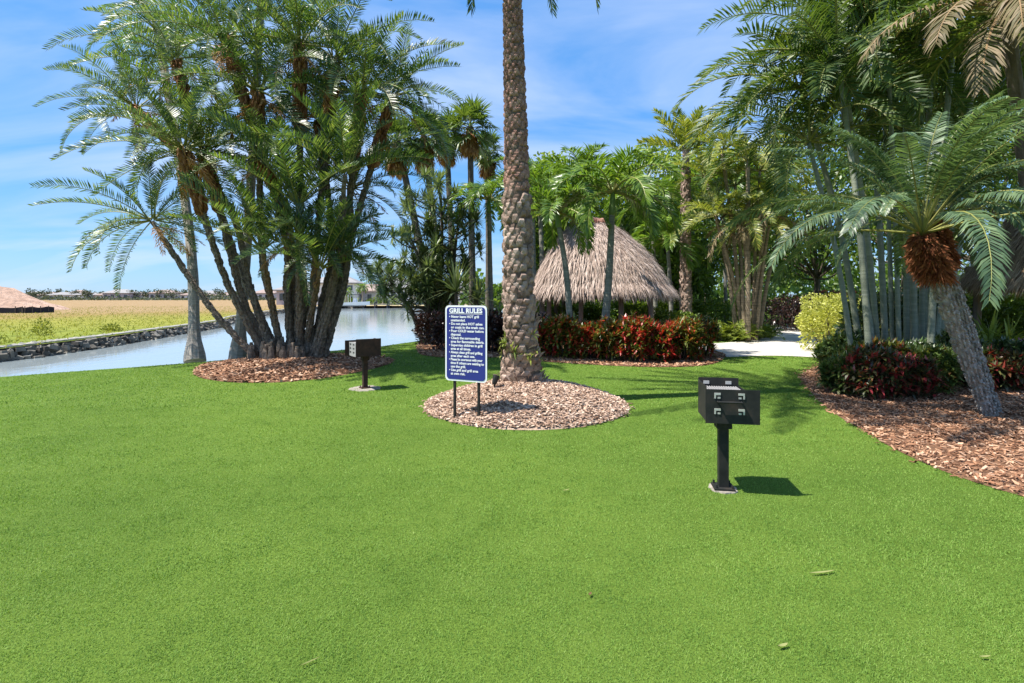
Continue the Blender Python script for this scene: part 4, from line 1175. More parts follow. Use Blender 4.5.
root = empty('spiky_tree', (G(425, 341) + (0, 0, 0))); tag(root, 'multi stem tree with spiky grey green leaves left of the blue sign', 'tree')
o0 = np.array(root.location); rng = rng_(141); Ys = o0[1]
a, lf = MB(), MB()
for bx, pts in [(425, [(428, 310), (422, 270), (410, 235)]), (427, [(432, 300), (432, 250), (430, 200)]), (438, [(440, 300), (442, 230), (440, 180)]), (423, [(412, 312), (398, 292), (388, 276)]), (436, [(450, 290), (455, 250), (458, 225)])]:
    dY = rng.normal(0, .5)
    base = W(bx, 341, Ys); base[2] = -.05
    P = shift_pts(curve([base] + [W(x, y, Ys + dY * (k + 1) / 3) for k, (x, y) in enumerate(pts)], 16), o0)
    tube(a, P, np.linspace(.11, .035, 16), 7, noise=.05, rng=rng)
    tips = [P[-1]]
    for k in range(32):
        i0 = rng.integers(4, 15); th = rng.uniform(0, 6.28); L_ = rng.uniform(.5, 1.2)
        e = P[i0] + np.array((math.cos(th) * L_, math.sin(th) * L_, rng.uniform(.1, .7)))
        tube(a, curve([P[i0], (P[i0] + e) / 2 - (0, 0, .08), e], 6), np.linspace(.03, .018, 6), 5); tips.append(e)
    for e in tips:
        rosette(lf, rng, 48, .50, .056, 88, -35, .12, e, unit((rng.normal(0, .3), rng.normal(0, .3), 1)))
        rosette(lf, rng, 14, .40, .045, 40, -40, .3, e - (0, 0, .22))
a.build('trunk', M['bark'], root); lf.build('crown', M['yucca'], root)
# low palm-like rosettes at its foot
for i, (px, py, n, L_, lab) in enumerate([(456, 292, 60, 1.25, 'big spiky rosette plant behind the blue sign beside the spiky tree'), (478, 300, 50, 1.0, 'spiky rosette plant between the blue sign and the date palm trunk')]):
    Y = 18.5 + i; h_ = W(px, py, Y); root = empty('spiky_plant', (h_[0], Y, 0)); tag(root, lab, 'plant')
    a = MB(); tube(a, [(0, 0, -.05), (.03, 0, h_[2] * .5), (0, 0, h_[2])], (.1, .08, .06), 7); a.build('stem', M['bark'], root)
    a = MB(); rosette(a, rng, n, L_, .08, 88, -20, .35, (0, 0, h_[2])); a.build('leaves', M['yucca'], root)

# ------------------------------------------------------------------ broad trees behind the hut
def broad_tree(loc, h, r, mat, label, seed, n=5200, leaf=.26, trunk_r=.18, low=.25, group='trees behind the hut', flat=1.0, ncl=34):
    rng = rng_(seed); root = empty('leafy_tree', loc); tag(root, label, 'tree', group)
    a = MB(); fork = np.array((rng.normal(0, .15), rng.normal(0, .15), h * low * 1.1))
    tube(a, curve([(0, 0, -.1), fork * (.5, .5, .5) + (.06, 0, 0), fork], 8), np.linspace(trunk_r * 1.15, trunk_r * .8, 8), 8, noise=.05, rng=rng)
    cl = []
    for k in range(ncl):
        th = k * 2.39996 + rng.normal(0, .3); u = (k + .5) / ncl; zz_ = h * low + (h * (1 - low)) * (.08 + .9 * u)
        prof = math.sin(math.pi * min(.97, .12 + .80 * u)) ** .6
        c = np.array((math.cos(th) * r * prof * rng.uniform(.45, 1.0), math.sin(th) * r * prof * rng.uniform(.45, 1.0), zz_ + rng.normal(0, .25))); cl.append(c)
        m_ = fork * .4 + c * .6 * (.7, .7, .8) + rng.normal(0, .12, 3)
        tube(a, curve([fork * (1, 1, .95), m_, c], 7), np.linspace(trunk_r * .42, .015, 7), 5, cap=False)
    a.build('trunk', M['bark'], root)
    a = MB(); cl = np.array(cl); sz = r * rng.uniform(.20, .42, ncl); ci = rng.choice(ncl, n, p=sz ** 2 / (sz ** 2).sum())
    dirs = unit(rng.normal(0, 1, (n, 3))); P = cl[ci] + dirs * (sz[ci] * rng.random(n) ** .45)[:, None] * np.array((1, 1, .72 * flat))
    leaves(a, rng, P, dirs + (0, 0, .15), leaf, leaf * .5, .6)
    a.build('crown', mat, root)
    return root


bt_ = [(538, 178, 33, 2.2, 'broad', 'dark leafy tree right behind the date palm trunk and hut'), (560, 160, 34, 3.2, 'broad_lt', 'bright leafy tree rising behind the left end of the hut roof'), (598, 168, 38, 3.4, 'broad', 'dark leafy tree behind the hut peak'),
       (648, 150, 32, 3.2, 'broad_lt', 'yellow green leafy tree behind the right slope of the hut roof'), (676, 185, 27, 2.4, 'broad', 'loose leafy tree just right of the hut roof'), (705, 140, 40, 3.6, 'broad_lt', 'tall pale leafy tree behind the yellow topped palm'),
       (755, 165, 36, 4.0, 'broad', 'dark leafy tree behind the tan stemmed palm clump'), (815, 120, 30, 4.0, 'broad', 'dark leafy tree behind the left side of the grey stemmed palm clump'), (900, 90, 24, 3.6, 'broad', 'dark leafy tree hidden behind the grey stemmed palm clump'),
       (985, 70, 17, 2.8, 'broad', 'dark leafy tree behind the second hut at the right edge'), (1060, 20, 20, 4.0, 'broad_lt', 'pale leafy tree at the right edge behind the second hut'), (630, 215, 30, 2.2, 'broad', 'low leafy tree right behind the hut roof slope')]
for i, (px, py, Y, r_, mt, lab) in enumerate(bt_):
    hd = W(px, py, Y)
    broad_tree((hd[0], Y, 0), hd[2], r_, M[mt], lab, 150 + i, n=int(7500), leaf=.30 if Y > 25 else .22, low=.22 if Y > 26 else .3)

# far-off wood closing the view behind the garden, and a hedge behind the hut
rng = rng_(168); n = 16000; x_ = rng.uniform(-6, 120, n); y_ = 62 + np.abs(rng.normal(0, 5, n)) + x_ * .12
hh_ = 5.0 + 2.2 * np.sin(x_ * .31) * np.sin(x_ * .113 + 1) + 1.2 * np.sin(x_ * .9)
P3 = np.stack([x_, y_, rng.random(n) ** .8 * hh_], 1); mb = MB(); leaves(mb, rng, P3, np.tile((0, -.5, .6), (n, 1)), .9, .55, .8)
tag(mb.build('far_wood', M['broad']), kind='stuff')

# yellow topped palm right of the hut
yp = feather_crown(171, 22, 1.95, 88, 22, (15, 60), 32, .50, .06, 30, 62, 36, .25, .08)
simple_palm('feather_palm', 'tall palm with rough trunk and upright yellow green crown right of the hut', W(686, 330, 22) * (1, 1, 0), W(686, 150, 22), yp, [M['areca'], M['rachis']], M['date_trunk'], .25, .14, 172, bulge=.10, boots_on=dict(row=.16, per=8, out=.07, hgt=.16, w=.19, t1=.9))


# ------------------------------------------------------------------ clustering palms
def cane_clump(loc, label, stem_px, Yc, crown_mesh_list, stem_mat, r, seed, spread=.6, base_z=0., name='cane_palm_clump', crown_sc=(.8, 1.05), extra_low=0, low_mesh=None):
    rng = rng_(seed); root = empty(name, loc); tag(root, label, 'palm tree')
    o0 = np.array(loc, float)
    for i, (bx, hx, hy, dY) in enumerate(stem_px):
        Yb = Yc + rng.normal(0, spread * .5)
        b_ = np.array(((bx - CX) / F * Yb, Yb, base_z - .05)); h_ = W(hx, hy, Yb + dY)
        mid = b_ * .5 + h_ * .5; mid[:2] = b_[:2] * .62 + h_[:2] * .38
        P = shift_pts(curve([b_, mid, h_], 26), o0)
        rr = r * rng.uniform(.8, 1.2)
        a = MB(); tube(a, P, ringed(P, np.linspace(rr * 1.1, rr * .8, 26), .16, .08), 8); a.build('stem', stem_mat, root, smooth=True)
        o = bpy.data.objects.new('crown', crown_mesh_list[i % len(crown_mesh_list)]); C.objects.link(o); o.parent = root; o.location = tuple(P[-1])
        s_ = rng.uniform(*crown_sc); o.scale = (s_,) * 3
        q = Vector((0, 0, 1)).rotation_difference(Vector(unit(P[-1] - P[-5]))); o.rotation_mode = 'QUATERNION'; o.rotation_quaternion = q @ Matrix.Rotation(rng.uniform(0, 6.28), 3, 'Z').to_quaternion()
    return root


arv = [feather_crown(181 + k, 11, 2.0, 80, 0, (55, 105), 36, .46, .042, 32, 68, 42, .35, .05, lean=.15, pet=.02, jit=.6) for k in range(3)]
arm = [v.mesh('cane_crown', [M['areca'], M['rachis']]) for v in arv]
arw = [feather_crown(187, 6, 1.7, 10, -35, (40, 80), 30, .42, .04, 20, 60, 32, .6, .05, lean=.15, pet=.02).mesh('withered_crown', [M['dead_pink'], M['rachis_dead']])]
Yc = 20.5
st = [(738, 705, 175, .3), (742, 722, 150, -.5), (745, 735, 185, .5), (748, 748, 160, -.4), (752, 760, 170, .2), (756, 775, 190, -.4), (750, 742, 215, -.7), (744, 715, 215, -.6), (758, 788, 205, .4), (753, 765, 225, -.6)]
r_ = cane_clump(((748 - CX) / F * Yc, Yc, 0), 'clump of tan cane stems with yellowing fronds beside the pale path', st, Yc, arm, M['tan_cane'], .075, 191, .7)
for k, (px, py) in enumerate([(752, 205), (735, 225), (772, 215)]):
    o = bpy.data.objects.new('withered_fronds', arw[0]); C.objects.link(o); o.parent = r_; o.location = tuple(W(px, py, Yc - .6) - np.array(r_.location)); o.rotation_euler = (0, 0, k * 2.1)

cpv = [feather_crown(201 + k, 15, 2.6, 82, -8, (60, 115), 38, .55, .042, 30, 70, 45, .40, .06, lean=.15, pet=.022, jit=.6) for k in range(3)]
cpm = [v.mesh('cane_crown', [M['clump_palm'], M['rachis']]) for v in cpv]
Yc = 11.6
st = [(856, 808, 140, .3), (864, 800, 85, -.2), (872, 838, 60, .6), (880, 846, 90, -.8), (887, 862, 15, .2), (893, 880, 40, .8), (900, 884, -10, -.4), (907, 905, 20, .5), (914, 912, 55, -.6), (920, 935, 0, .3), (928, 955, 30, .8), (936, 985, 20, .4), (876, 828, 30, 1.2), (924, 930, 95, 1.4), (932, 975, 125, 1.6), (918, 900, 130, 1.8), (938, 1005, 75, 1.2)]
cane_clump(((895 - CX) / F * Yc, Yc, 0), 'tall dense clump of grey green canes with dark arching fronds on the right', st, Yc, cpm, M['cane'], .052, 211, 1.6, base_z=0)

# palm behind the leaning one whose old fronds hang into the top right corner
old = feather_crown(221, 12, 2.7, 20, -30, (45, 70), 60, .55, .036, 15, 60, 34, .8, .08, pet=.024)
mixed = feather_crown(222, 14, 2.6, 75, 5, (60, 105), 60, .52, .036, 28, 60, 34, .55, .08, pet=.022)
r_ = simple_palm('feather_palm', 'palm with withered brown fronds hanging into the top right corner', np.array(((1048 - CX) / F * 9.6, 9.6, 0)), W(1006, 8, 8.2), mixed, [M['clump_palm'], M['rachis']], M['bark'], .12, .09, 223)
old = MB(); rng = rng_(221)
for az, el, dr, L_ in [(205, 5, 80, 2.3), (232, 0, 75, 2.2), (255, 10, 85, 2.3), (285, 5, 80, 2.2), (180, 10, 75, 2.5), (310, 0, 80, 2.2), (245, -25, 60, 2.0), (215, -30, 55, 2.0)]:
    frond(old, rng, L_, R(el), R(dr), 40, .52, .036, 5, 66, 45, .9, az=R(az), pet=.022, jit=.7)
old.build('withered_fronds', [M['dead_pink'], M['rachis_dead']], r_, loc=tuple(W(1006, 8, 8.2) - np.array(r_.location)))

# leaning pygmy palms in the right bed
def pygmy(base_px, head_px, Y0, Y1, label, seed, sc=1.0, nfr=32):
    rng = rng_(seed); b_ = np.array(((base_px[0] - CX) / F * Y0, Y0, 0)); root = empty('pygmy_date_palm', b_); tag(root, label, 'palm tree')
    h_ = W(head_px[0], head_px[1], Y1)
    m_ = b_ * .55 + h_ * .45; m_[0] = b_[0] * .45 + h_[0] * .55 + .10
    P = shift_pts(curve([b_ + (.02, 0, -.06), b_ * .85 + m_ * .15, m_, h_], 40), b_); t = np.linspace(0, 1, 40)
    rad = (.078 + .022 * t + .115 * np.exp(-(t / .05) ** 2)) * sc
    a = MB(); tube(a, P, rad * .92, 12, noise=.04, rng=rng); boots(a, P, rad * .96, rng, row=.05, per=11, out=.035, hgt=.05, w=.055); a.build('trunk', M['pygmy_trunk'], root)
    # shaggy brown fibre below the crown
    a = MB(); n = 2600; th = rng.uniform(0, 6.283, n); u = rng.random(n); ax = P[-1] - P[-6]
    c = P[-6] + ax * (u * 1.05)[:, None]; out = np.stack([np.cos(th), np.sin(th), np.zeros(n)], 1)
    rr = sc * (.085 + .085 * np.sin(np.pi * np.clip(u * .9 + .12, 0, 1)) * (1 + .22 * np.sin(th * 3 + 1) + .15 * np.sin(th * 7 + u * 9)))
    leaves(a, rng, c + out * (rr * rng.uniform(.75, 1.0, n))[:, None], out * .8 + (0, 0, -.4) + rng.normal(0, .6, (n, 3)), .12, .010, .7, 0, droop=.5)
    tube(a, curve([P[-6], P[-3], P[-1]], 6), np.array((.09, .12, .14, .14, .12, .09)) * sc, 10, noise=.08, rng=rng)
    a.build('fibre_collar', M['hairy'], root)
    # upright petiole fans then arching fronds
    mbx = MB(); top = P[-1] + (0, 0, .05)
    for i in range(nfr):
        u = (i + .5) / nfr; az = i * 2.39996 + rng.normal(0, .15); el = R(84 - 76 * u ** .85 + rng.normal(0, 6)); L_ = sc * (2.35 + .95 * u) * (1 + rng.normal(0, .06))
        frond(mbx, rng, L_, el, R(52 + 48 * u + rng.normal(0, 6)), 60, .37 * sc, .026, 14, 70, 46, .9, .25, .012, az, top, rng.normal(0, .05), power=1.6, jit=.45)
    mbx.build('crown', [M['blue_palm'], M['rachis']], root)
    return root


pygmy((990, 417), (922, 238), 7.37, 7.1, 'leaning palm with pale knobbly trunk and shaggy rust brown collar in the right bed', 231, .88)
pygmy((996, 413), (932, 222), 7.6, 7.7, 'second leaning palm trunk just behind the shaggy collared palm', 232, .55, 18)


# ------------------------------------------------------------------ shrubs and hedges
def shrub(name, label, c, w, d, h, mat, seed, n=1400, leaf=.13, lw=.05, group=None, cat='shrub', up=.6, rosettes=False, stems=10, sq=3.0):
    rng = rng_(seed); root = empty(name, (c[0], c[1], 0)); tag(root, label, cat, group)
    a = MB(); tips = []
    for k in range(stems):
        th = rng.uniform(0, 6.28); r_ = rng.random() ** .5; e = np.array((math.cos(th) * r_ * w * .42, math.sin(th) * r_ * d * .42, h * rng.uniform(.45, .9) * (1 - .35 * r_ ** 2)))
        tube(a, curve([(e[0] * .35, e[1] * .35, -.04), e * (.8, .8, .5), e], 6), np.linspace(.022, .008, 6), 4, cap=False); tips.append(e)
    a.build('stems', M['bark'], root)
    a = MB()
    dirs = unit(rng.normal(0, 1, (n, 3))); dirs[:, 2] = dirs[:, 2] * .75 + .2
    dirs = unit(dirs)
    lump = 1 + .14 * np.sin(dirs[:, 0] * 7 + seed) * np.sin(dirs[:, 1] * 6 + 2 * seed) + .08 * np.sin(dirs[:, 2] * 9 + seed)
    rr = (rng.random(n) ** .30) * lump
    # squarish clipped form
    k = (np.abs(dirs[:, 0]) ** sq + np.abs(dirs[:, 1]) ** sq + np.abs(dirs[:, 2]) ** sq) ** (-1 / sq)
    P = dirs * (k * rr)[:, None] * np.array((w / 2, d / 2, h * .5)) + (0, 0, h * .5)
    P[:, 2] = np.maximum(P[:, 2], .04)
    if rosettes:
        m_ = n // 7
        for i in range(m_):
            rosette(a, rng, 8, leaf, lw, 78, 5, .35, P[i], unit(dirs[i] * .6 + (0, 0, .7)))
    else:
        leaves(a, rng, P, dirs + (0, 0, up), leaf, lw, .5)
    a.build('foliage', mat, root)
    return root


# row of red and yellow croton shrubs in front of the hut
cro = [(548, 361, 'croton', 'red leaved croton shrub beside the date palm trunk, left end of the bright hedge'), (566, 362, 'croton_green', 'greener croton shrub second from the left end of the bright hedge'), (590, 363, 'croton', 'orange red croton shrub below the trunk of the slender leaning palm'), (615, 364.5, 'croton_green', 'green and rust croton shrub between two redder ones in the bright hedge'),
       (640, 366, 'croton', 'reddest croton shrub in the hedge below the right slope of the hut roof'), (664, 365.5, 'croton', 'orange croton shrub below the right corner post of the hut'), (689, 364.5, 'croton_green', 'dull red green croton shrub second from the right end of the hedge'), (706, 361, 'croton_green', 'last croton shrub at the right end of the hedge by the path')]
for i, (px, py, mt, lab) in enumerate(cro):
    g = G(px, py - 2); g = g + (0, .55, 0)
    shrub('croton_shrub', lab, g, .88 if i not in (3, 4) else 1.0, 1.2, 1.02 + .12 * math.sin(i * 2.1) + (0 if i < 7 else -.06), M[mt], 240 + i, 2100, .19, .055, 'croton shrubs in front of the hut', rosettes=True, stems=14)
bgx = [(428, 346, 1.15), (447, 352, 1.15), (468, 353.5, 1.2), (490, 354, 1.2), (512, 354.5, 1.2), (534, 355, 1.15)]
bgl = ['dark burgundy shrub at the left end of the dark hedge under the spiky tree', 'dark burgundy shrub left of the blue sign panel', 'dark burgundy shrub hidden behind the blue sign panel', 'dark burgundy shrub between the blue sign and the date palm trunk', 'dark burgundy shrub hidden behind the date palm trunk', 'dark burgundy shrub right of the date palm trunk meeting the red hedge']
for i, (px, py, h_) in enumerate(bgx):
    g = G(px, py) + (0, .6, 0)
    shrub('burgundy_shrub', bgl[i], g, 1.05, 1.2, h_, M['burgundy'], 260 + i, 1800, .13, .06, 'dark burgundy hedge shrubs', up=.5)
# second line of green shrubs behind the crotons
for i, (px, py, w_, h_, mt, lab) in enumerate([(556, 341, 1.5, 1.25, 'green_shrub', 'green shrub behind the crotons left of the slender leaning palm'), (640, 341, 1.8, 1.25, 'green_shrub', 'green shrub behind the reddest croton under the hut eave'), (586, 339, 1.6, 1.2, 'green_shrub', 'green shrub between the two palm trunks in front of the hut'), (676, 340, 1.6, 1.1, 'green_shrub', 'green shrub at the right corner of the hut'),
                                             (717, 331, 2.2, 1.55, 'green_shrub', 'rounded dark green shrub between the rough trunk and the tan cane clump'), (790, 331, 2.4, 1.7, 'burgundy', 'dark shrub right of the tan cane clump beyond the path'), (776, 327, 1.5, 1.6, 'green_shrub', 'dark green shrub right behind the tan canes')]):
    g = G(px, py)
    shrub('green_shrub', lab, g, w_, w_ * .8, h_, M[mt], 270 + i, 1500, .16, .08, None, up=.5)
# clipped light hedge farther off, red flowering hedge, lawn strip plants
for i, (x0, x1, Y, h_, mt, lab) in enumerate([(640, 745, 34, 1.55, 'yellow_hedge', 'long light green clipped hedge far behind the rough palm trunk'), (795, 880, 30, 1.9, 'bougain', 'hedge with pinkish red flowers far behind the gold shrub'), (780, 900, 27, 1.35, 'burgundy', 'low dark hedge in front of the pinkish flowers')]):
    w_ = (x1 - x0) / F * Y
    shrub('hedge', lab, ((((x0 + x1) / 2) - CX) / F * Y, Y), w_, 1.4, h_, M[mt], 280 + i, 3200, .2, .12, None, 'hedge', .5, stems=24)
for i, (x0, x1, Y, h_, mt, lab) in enumerate([(520, 612, 25, 1.7, 'green_shrub', 'dark green hedge seen under the left half of the hut roof'), (606, 700, 26, 1.75, 'green_shrub', 'dark green hedge seen under the right half of the hut roof')]):
    w_ = (x1 - x0) / F * Y
    shrub('hedge', lab, ((((x0 + x1) / 2) - CX) / F * Y, Y), w_, 1.5, h_, M[mt], 285 + i, 3400, .2, .12, None, 'hedge', .5, stems=24)
for i, (px, Y, w_, h_, mt, lab) in enumerate([(985, 14.2, 2.0, 1.55, 'green_shrub', 'tall green shrub behind the leaning trunks and strap leaved plants'), (1030, 14.6, 2.4, 1.6, 'green_shrub', 'tall green shrub under the second hut eave at the right edge'), (882, 13.6, 1.8, 1.75, 'ti_dark', 'dark shrub filling the gaps behind the left grey canes'), (925, 13.8, 1.9, 1.9, 'ti_dark', 'dark shrub filling the gaps behind the right grey canes')]):
    shrub('tall_shrub', lab, ((px - CX) / F * Y, Y), w_, 1.2, h_, M[mt], 370 + i, 2200, .17, .08, None, up=.5)
for i, (px, py, w_, h_, lab) in enumerate([(4, 362, 1.3, .6, 'bushy weeds overgrowing the near end of the rock seawall at the left edge'), (42, 335, .7, .75, 'single taller weed bush standing in the yellow field'), (112, 331, .9, .35, 'low green weed bush in the field above the seawall')]):
    Y = (CAM_H + .08) * F / (py - HY); x_ = (px - CX) / F * Y
    if i == 0: x_, Y = -18.2, 18.2
    rng = rng_(380 + i); a = MB(); n = 260; D = unit(rng.normal(0, 1, (n, 3))); D[:, 2] = np.abs(D[:, 2]); P = D * (rng.random(n) ** .4)[:, None] * (w_ / 2, w_ / 2, h_)
    leaves(a, rng, P, D + (0, 0, .8), .16, .05, .5); o = a.build('weed_bush', M['weed_green'], loc=(x_, Y, -.1)); tag(o, lab, 'weeds', 'weed bushes on the field')
# gold mound shrub
for i, (px, py, w_, h_, lab) in enumerate([(844, 353, 1.95, 1.70, 'big rounded gold yellow shrub at the edge of the path'), (878, 350, 1.6, 1.6, 'smaller gold yellow shrub half hidden behind the leaning grey canes')]):
    g = G(px, py); shrub('gold_shrub', lab, g + (0, .5, 0), w_, 1.7, h_, M['duranta'], 290 + i, 5200, .105, .06, 'gold yellow shrubs by the path', up=.4, stems=16)
# ferns in front of the tan cane clump
fl_ = ['light green fern beside the right end of the croton hedge', 'light fern clump left of centre below the tan canes', 'large pale fern clump below the middle of the tan canes', 'fern clump with long pale fronds at the path edge', 'darker small fern right of the pale ferns by the path', 'fern behind the others at the foot of the tan canes', 'fern at the left foot of the tan cane clump']
for i, (px, py, L_) in enumerate([(718, 341, .9), (730, 340.5, .9), (742, 341.5, .95), (755, 340, .9), (768, 338, .7), (738, 334, .8), (724, 334, .8)]):
    rng = rng_(300 + i); g = G(px, py); a = MB()
    for k in range(26):
        frond(a, rng, L_ * rng.uniform(.7, 1.15), R(rng.uniform(25, 80)), R(rng.uniform(50, 90)), 18, .15, .045, 10, 75, 50, .2, .1, .006, k * 2.4, (rng.normal(0, .1), rng.normal(0, .1), 0), mats=(0, 0))
    o = a.build('fern', M['fern'], loc=(g[0], g[1], .02)); tag(o, fl_[i], 'fern', 'ferns below the tan canes')

# shrubs of the right bed
rb = [(850, 374, .8, .78, 'green_shrub', 'dark green shrub at the left tip of the right bed below the gold shrub'), (864, 377, 1.0, .95, 'ti_dark', 'dark shrub in front of the leaning grey canes'), (874, 384, 1.0, 1.05, 'ti_mid', 'green tinged dark shrub at the foot of the tall grey canes'), (868, 399, .8, .66, 'ti_mid', 'ti plant with mixed green and rusty leaves at the mulch edge'), (893, 403, .9, .90, 'ti', 'reddest ti plant left of the leaning trunks'),
      (922, 401, .9, .92, 'ti', 'dark red ti plant in the middle of the right bed shrubs'), (950, 397, .75, .80, 'ti_mid', 'green and rust leaved shrub just left of the pale knobbly trunk'), (905, 390, 1.1, 1.1, 'croton_green', 'tall green and rust leaved shrub behind the reddest ti plant'), (940, 391, 1.2, 1.15, 'ti_dark', 'tall dark shrub behind the leaning pale trunk'), (978, 389, 1.0, 1.0, 'ti_dark', 'dark shrub right behind the foot of the leaning trunk'), (1020, 394, 1.0, .95, 'ti', 'dark red shrub right of the leaning trunk at the photo edge'), (1052, 392, 1.2, 1.0, 'ti_dark', 'dark shrub reaching past the right edge of the photo')]
for i, (px, py, w_, h_, mt, lab) in enumerate(rb):
    g = G(px, py); shrub('ti_plant' if mt == 'ti' else 'dark_shrub', lab, g + (0, .45, 0), w_, w_, h_ * (.80 + .16 * math.sin(i * 2.3)), M[mt], 310 + i, 2900, .17, .048, 'ti plants in the right bed' if mt == 'ti' else 'dark shrubs in the right bed', rosettes=True, stems=12, sq=2.2)
for i, (px, py, lab) in enumerate([(985, 376, 'arching light green strap leaved plant behind the leaning trunk'), (1012, 374, 'arching strap leaved plant at the right edge under the hut eave'), (1003, 362, 'green strap leaved plant farther back under the second hut eave')]):
    g = G(px, py); rng = rng_(330 + i); a = MB()
    for k in range(7):
        rosette(a, rng, 26, .85, .075, 85, 5, .7, (rng.normal(0, .25), rng.normal(0, .25), rng.uniform(.1, .55)))
    root = empty('strap_plant', g); tag(root, lab, 'plant'); a.build('leaves', M['yellow_hedge'] if i < 2 else M['green_shrub'], root)
    s_ = MB(); tube(s_, [(0, 0, -.05), (0, 0, .5)], (.05, .03), 5); s_.build('stem', M['bark'], root)
g = G(1018, 385); rng = rng_(340); root = empty('flowering_plant', g); tag(root, 'low plant with purple flowers at the right edge of the bed', 'plant')
a = MB(); n = 400; D = unit(rng.normal(0, 1, (n, 3))); D[:, 2] = np.abs(D[:, 2]); P = D * (rng.random(n) ** .4)[:, None] * (.45, .4, .7); leaves(a, rng, P + (0, 0, .05), D + (0, 0, .4), .14, .05, .5); a.build('foliage', M['green_shrub'], root)
a = MB(); n = 90; D = unit(rng.normal(0, 1, (n, 3))); D[:, 2] = np.abs(D[:, 2]); P = D * (.47, .42, .8) + (0, 0, .06); leaves(a, rng, P, D, .06, .05, .7); a.build('flowers', M['purple'], root)

# ------------------------------------------------------------------ the grill rules sign
M['sign_blue'] = rough_mat('sign_blue_paint', [(.026, .036, .185), (.032, .044, .215)], 3, .6, bump=0, spec=.15)
M['sign_white'] = rough_mat('sign_white_paint', [(.78, .78, .80), (.84, .84, .85)], 3, .45, bump=0)
M['black_metal'] = rough_mat('black_painted_metal', [(0.3, .010, .011, .010), (0.55, .022, .022, .020), (0.75, .045, .033, .026)], 9, .62, bump=0, spec=.25)
M['rust_metal'] = rough_mat('rusty_dark_metal', [(0.3, .022, .013, .011), (0.6, .060, .028, .020), (0.8, .11, .048, .028)], 12, .75, bump=.2, bscale=60, dist=.002)
M['galv'] = rough_mat('bare_galvanised_steel', [(.42, .41, .38), (.62, .60, .56)], 12, .45, bump=.1, metal=.4)
M['ash_and_lit'] = rough_mat('grey_ash_and_lit_steel', [(.24, .23, .23), (.42, .41, .41)], 20, .7, bump=.3, metal=.3)
pl, pr_ = W(445.5, 345, 7.18), W(487, 345, 6.92)
sc_ = (pl + pr_) / 2; ang = math.atan2(pr_[1] - pl[1], pr_[0] - pl[0]); SW = float(np.linalg.norm((pr_ - pl)[:2]))
top_z, bot_z = CAM_H - (305.5 - HY) / F * 7.05, CAM_H - (381.5 - HY) / F * 7.05
SH = top_z - bot_z
gz = mh(sc_[0], sc_[1]) if np.linalg.norm(sc_[:2] - MOUND_C) < MOUND_R else 0
root = empty('grill_rules_sign', (sc_[0], sc_[1], gz), ang); tag(root, 'blue grill rules sign with white border and lettering on two thin black posts', 'sign')


def rrect(w, h, r, n=6):
    o = []
    for cx, cz, a0 in ((w / 2 - r, h / 2 - r, 0), (-w / 2 + r, h / 2 - r, 90), (-w / 2 + r, -h / 2 + r, 180), (w / 2 - r, -h / 2 + r, 270)):
        for k in range(n + 1):
            t = R(a0 + 90 * k / n); o.append((cx + r * math.cos(t), cz + r * math.sin(t)))
    return np.array(o)


def slab(mbx, outline, y0, y1, zc):
    n = len(outline); f = np.c_[outline[:, 0], np.full(n, y0), outline[:, 1] + zc]; b_ = np.c_[outline[:, 0], np.full(n, y1), outline[:, 1] + zc]
    i = np.arange(n); j = (i + 1) % n
    mbx.add(np.concatenate([f, b_]), [i[::-1][None].copy(), (i + n)[None], np.stack([i, j, j + n, i + n], 1)])


zc = (top_z + bot_z) / 2 - gz
a = MB(); slab(a, rrect(SW, SH, .055), -.004, .004, zc); a.build('panel', M['sign_white'], root)
a = MB(); slab(a, rrect(SW - .046, SH - .046, .045), -.0075, -.0042, zc); a.build('blue_face', M['sign_blue'], root)
for s in (-1, 1):
    a = MB(); box(a, (s * SW * .29, .022, (top_z - gz) / 2 - .12), (.030, .030, top_z - gz + .16)); a.build('post', M['black_metal'], root)


def text(body, size, x, z, y, parent, mat, name='lettering', align='LEFT', bold=0.0, width=None):
    cu = bpy.data.curves.new(name, 'FONT'); cu.body = body; cu.size = size; cu.align_x = align; cu.extrude = .0008; cu.offset = bold; cu.resolution_u = 2
    t = bpy.data.objects.new(name, cu); C.objects.link(t)
    dg = bpy.context.evaluated_depsgraph_get()
    me = bpy.data.meshes.new_from_object(t.evaluated_get(dg)); bpy.data.objects.remove(t); bpy.data.curves.remove(cu)
    n = len(me.vertices); co = np.zeros(n * 3, np.float32); me.vertices.foreach_get('co', co); co = co.reshape(-1, 3)
    if width:
        w0 = co[:, 0].max() - co[:, 0].min(); co[:, 0] *= width / w0
    out = np.stack([co[:, 0] + x, np.full(n, y) - co[:, 2], co[:, 1] + z], 1)
    me.vertices.foreach_set('co', out.astype(np.float32).ravel()); me.materials.clear(); me.materials.append(mat); me.update()
    o = bpy.data.objects.new(name, me); C.objects.link(o); o.parent = parent
    return o


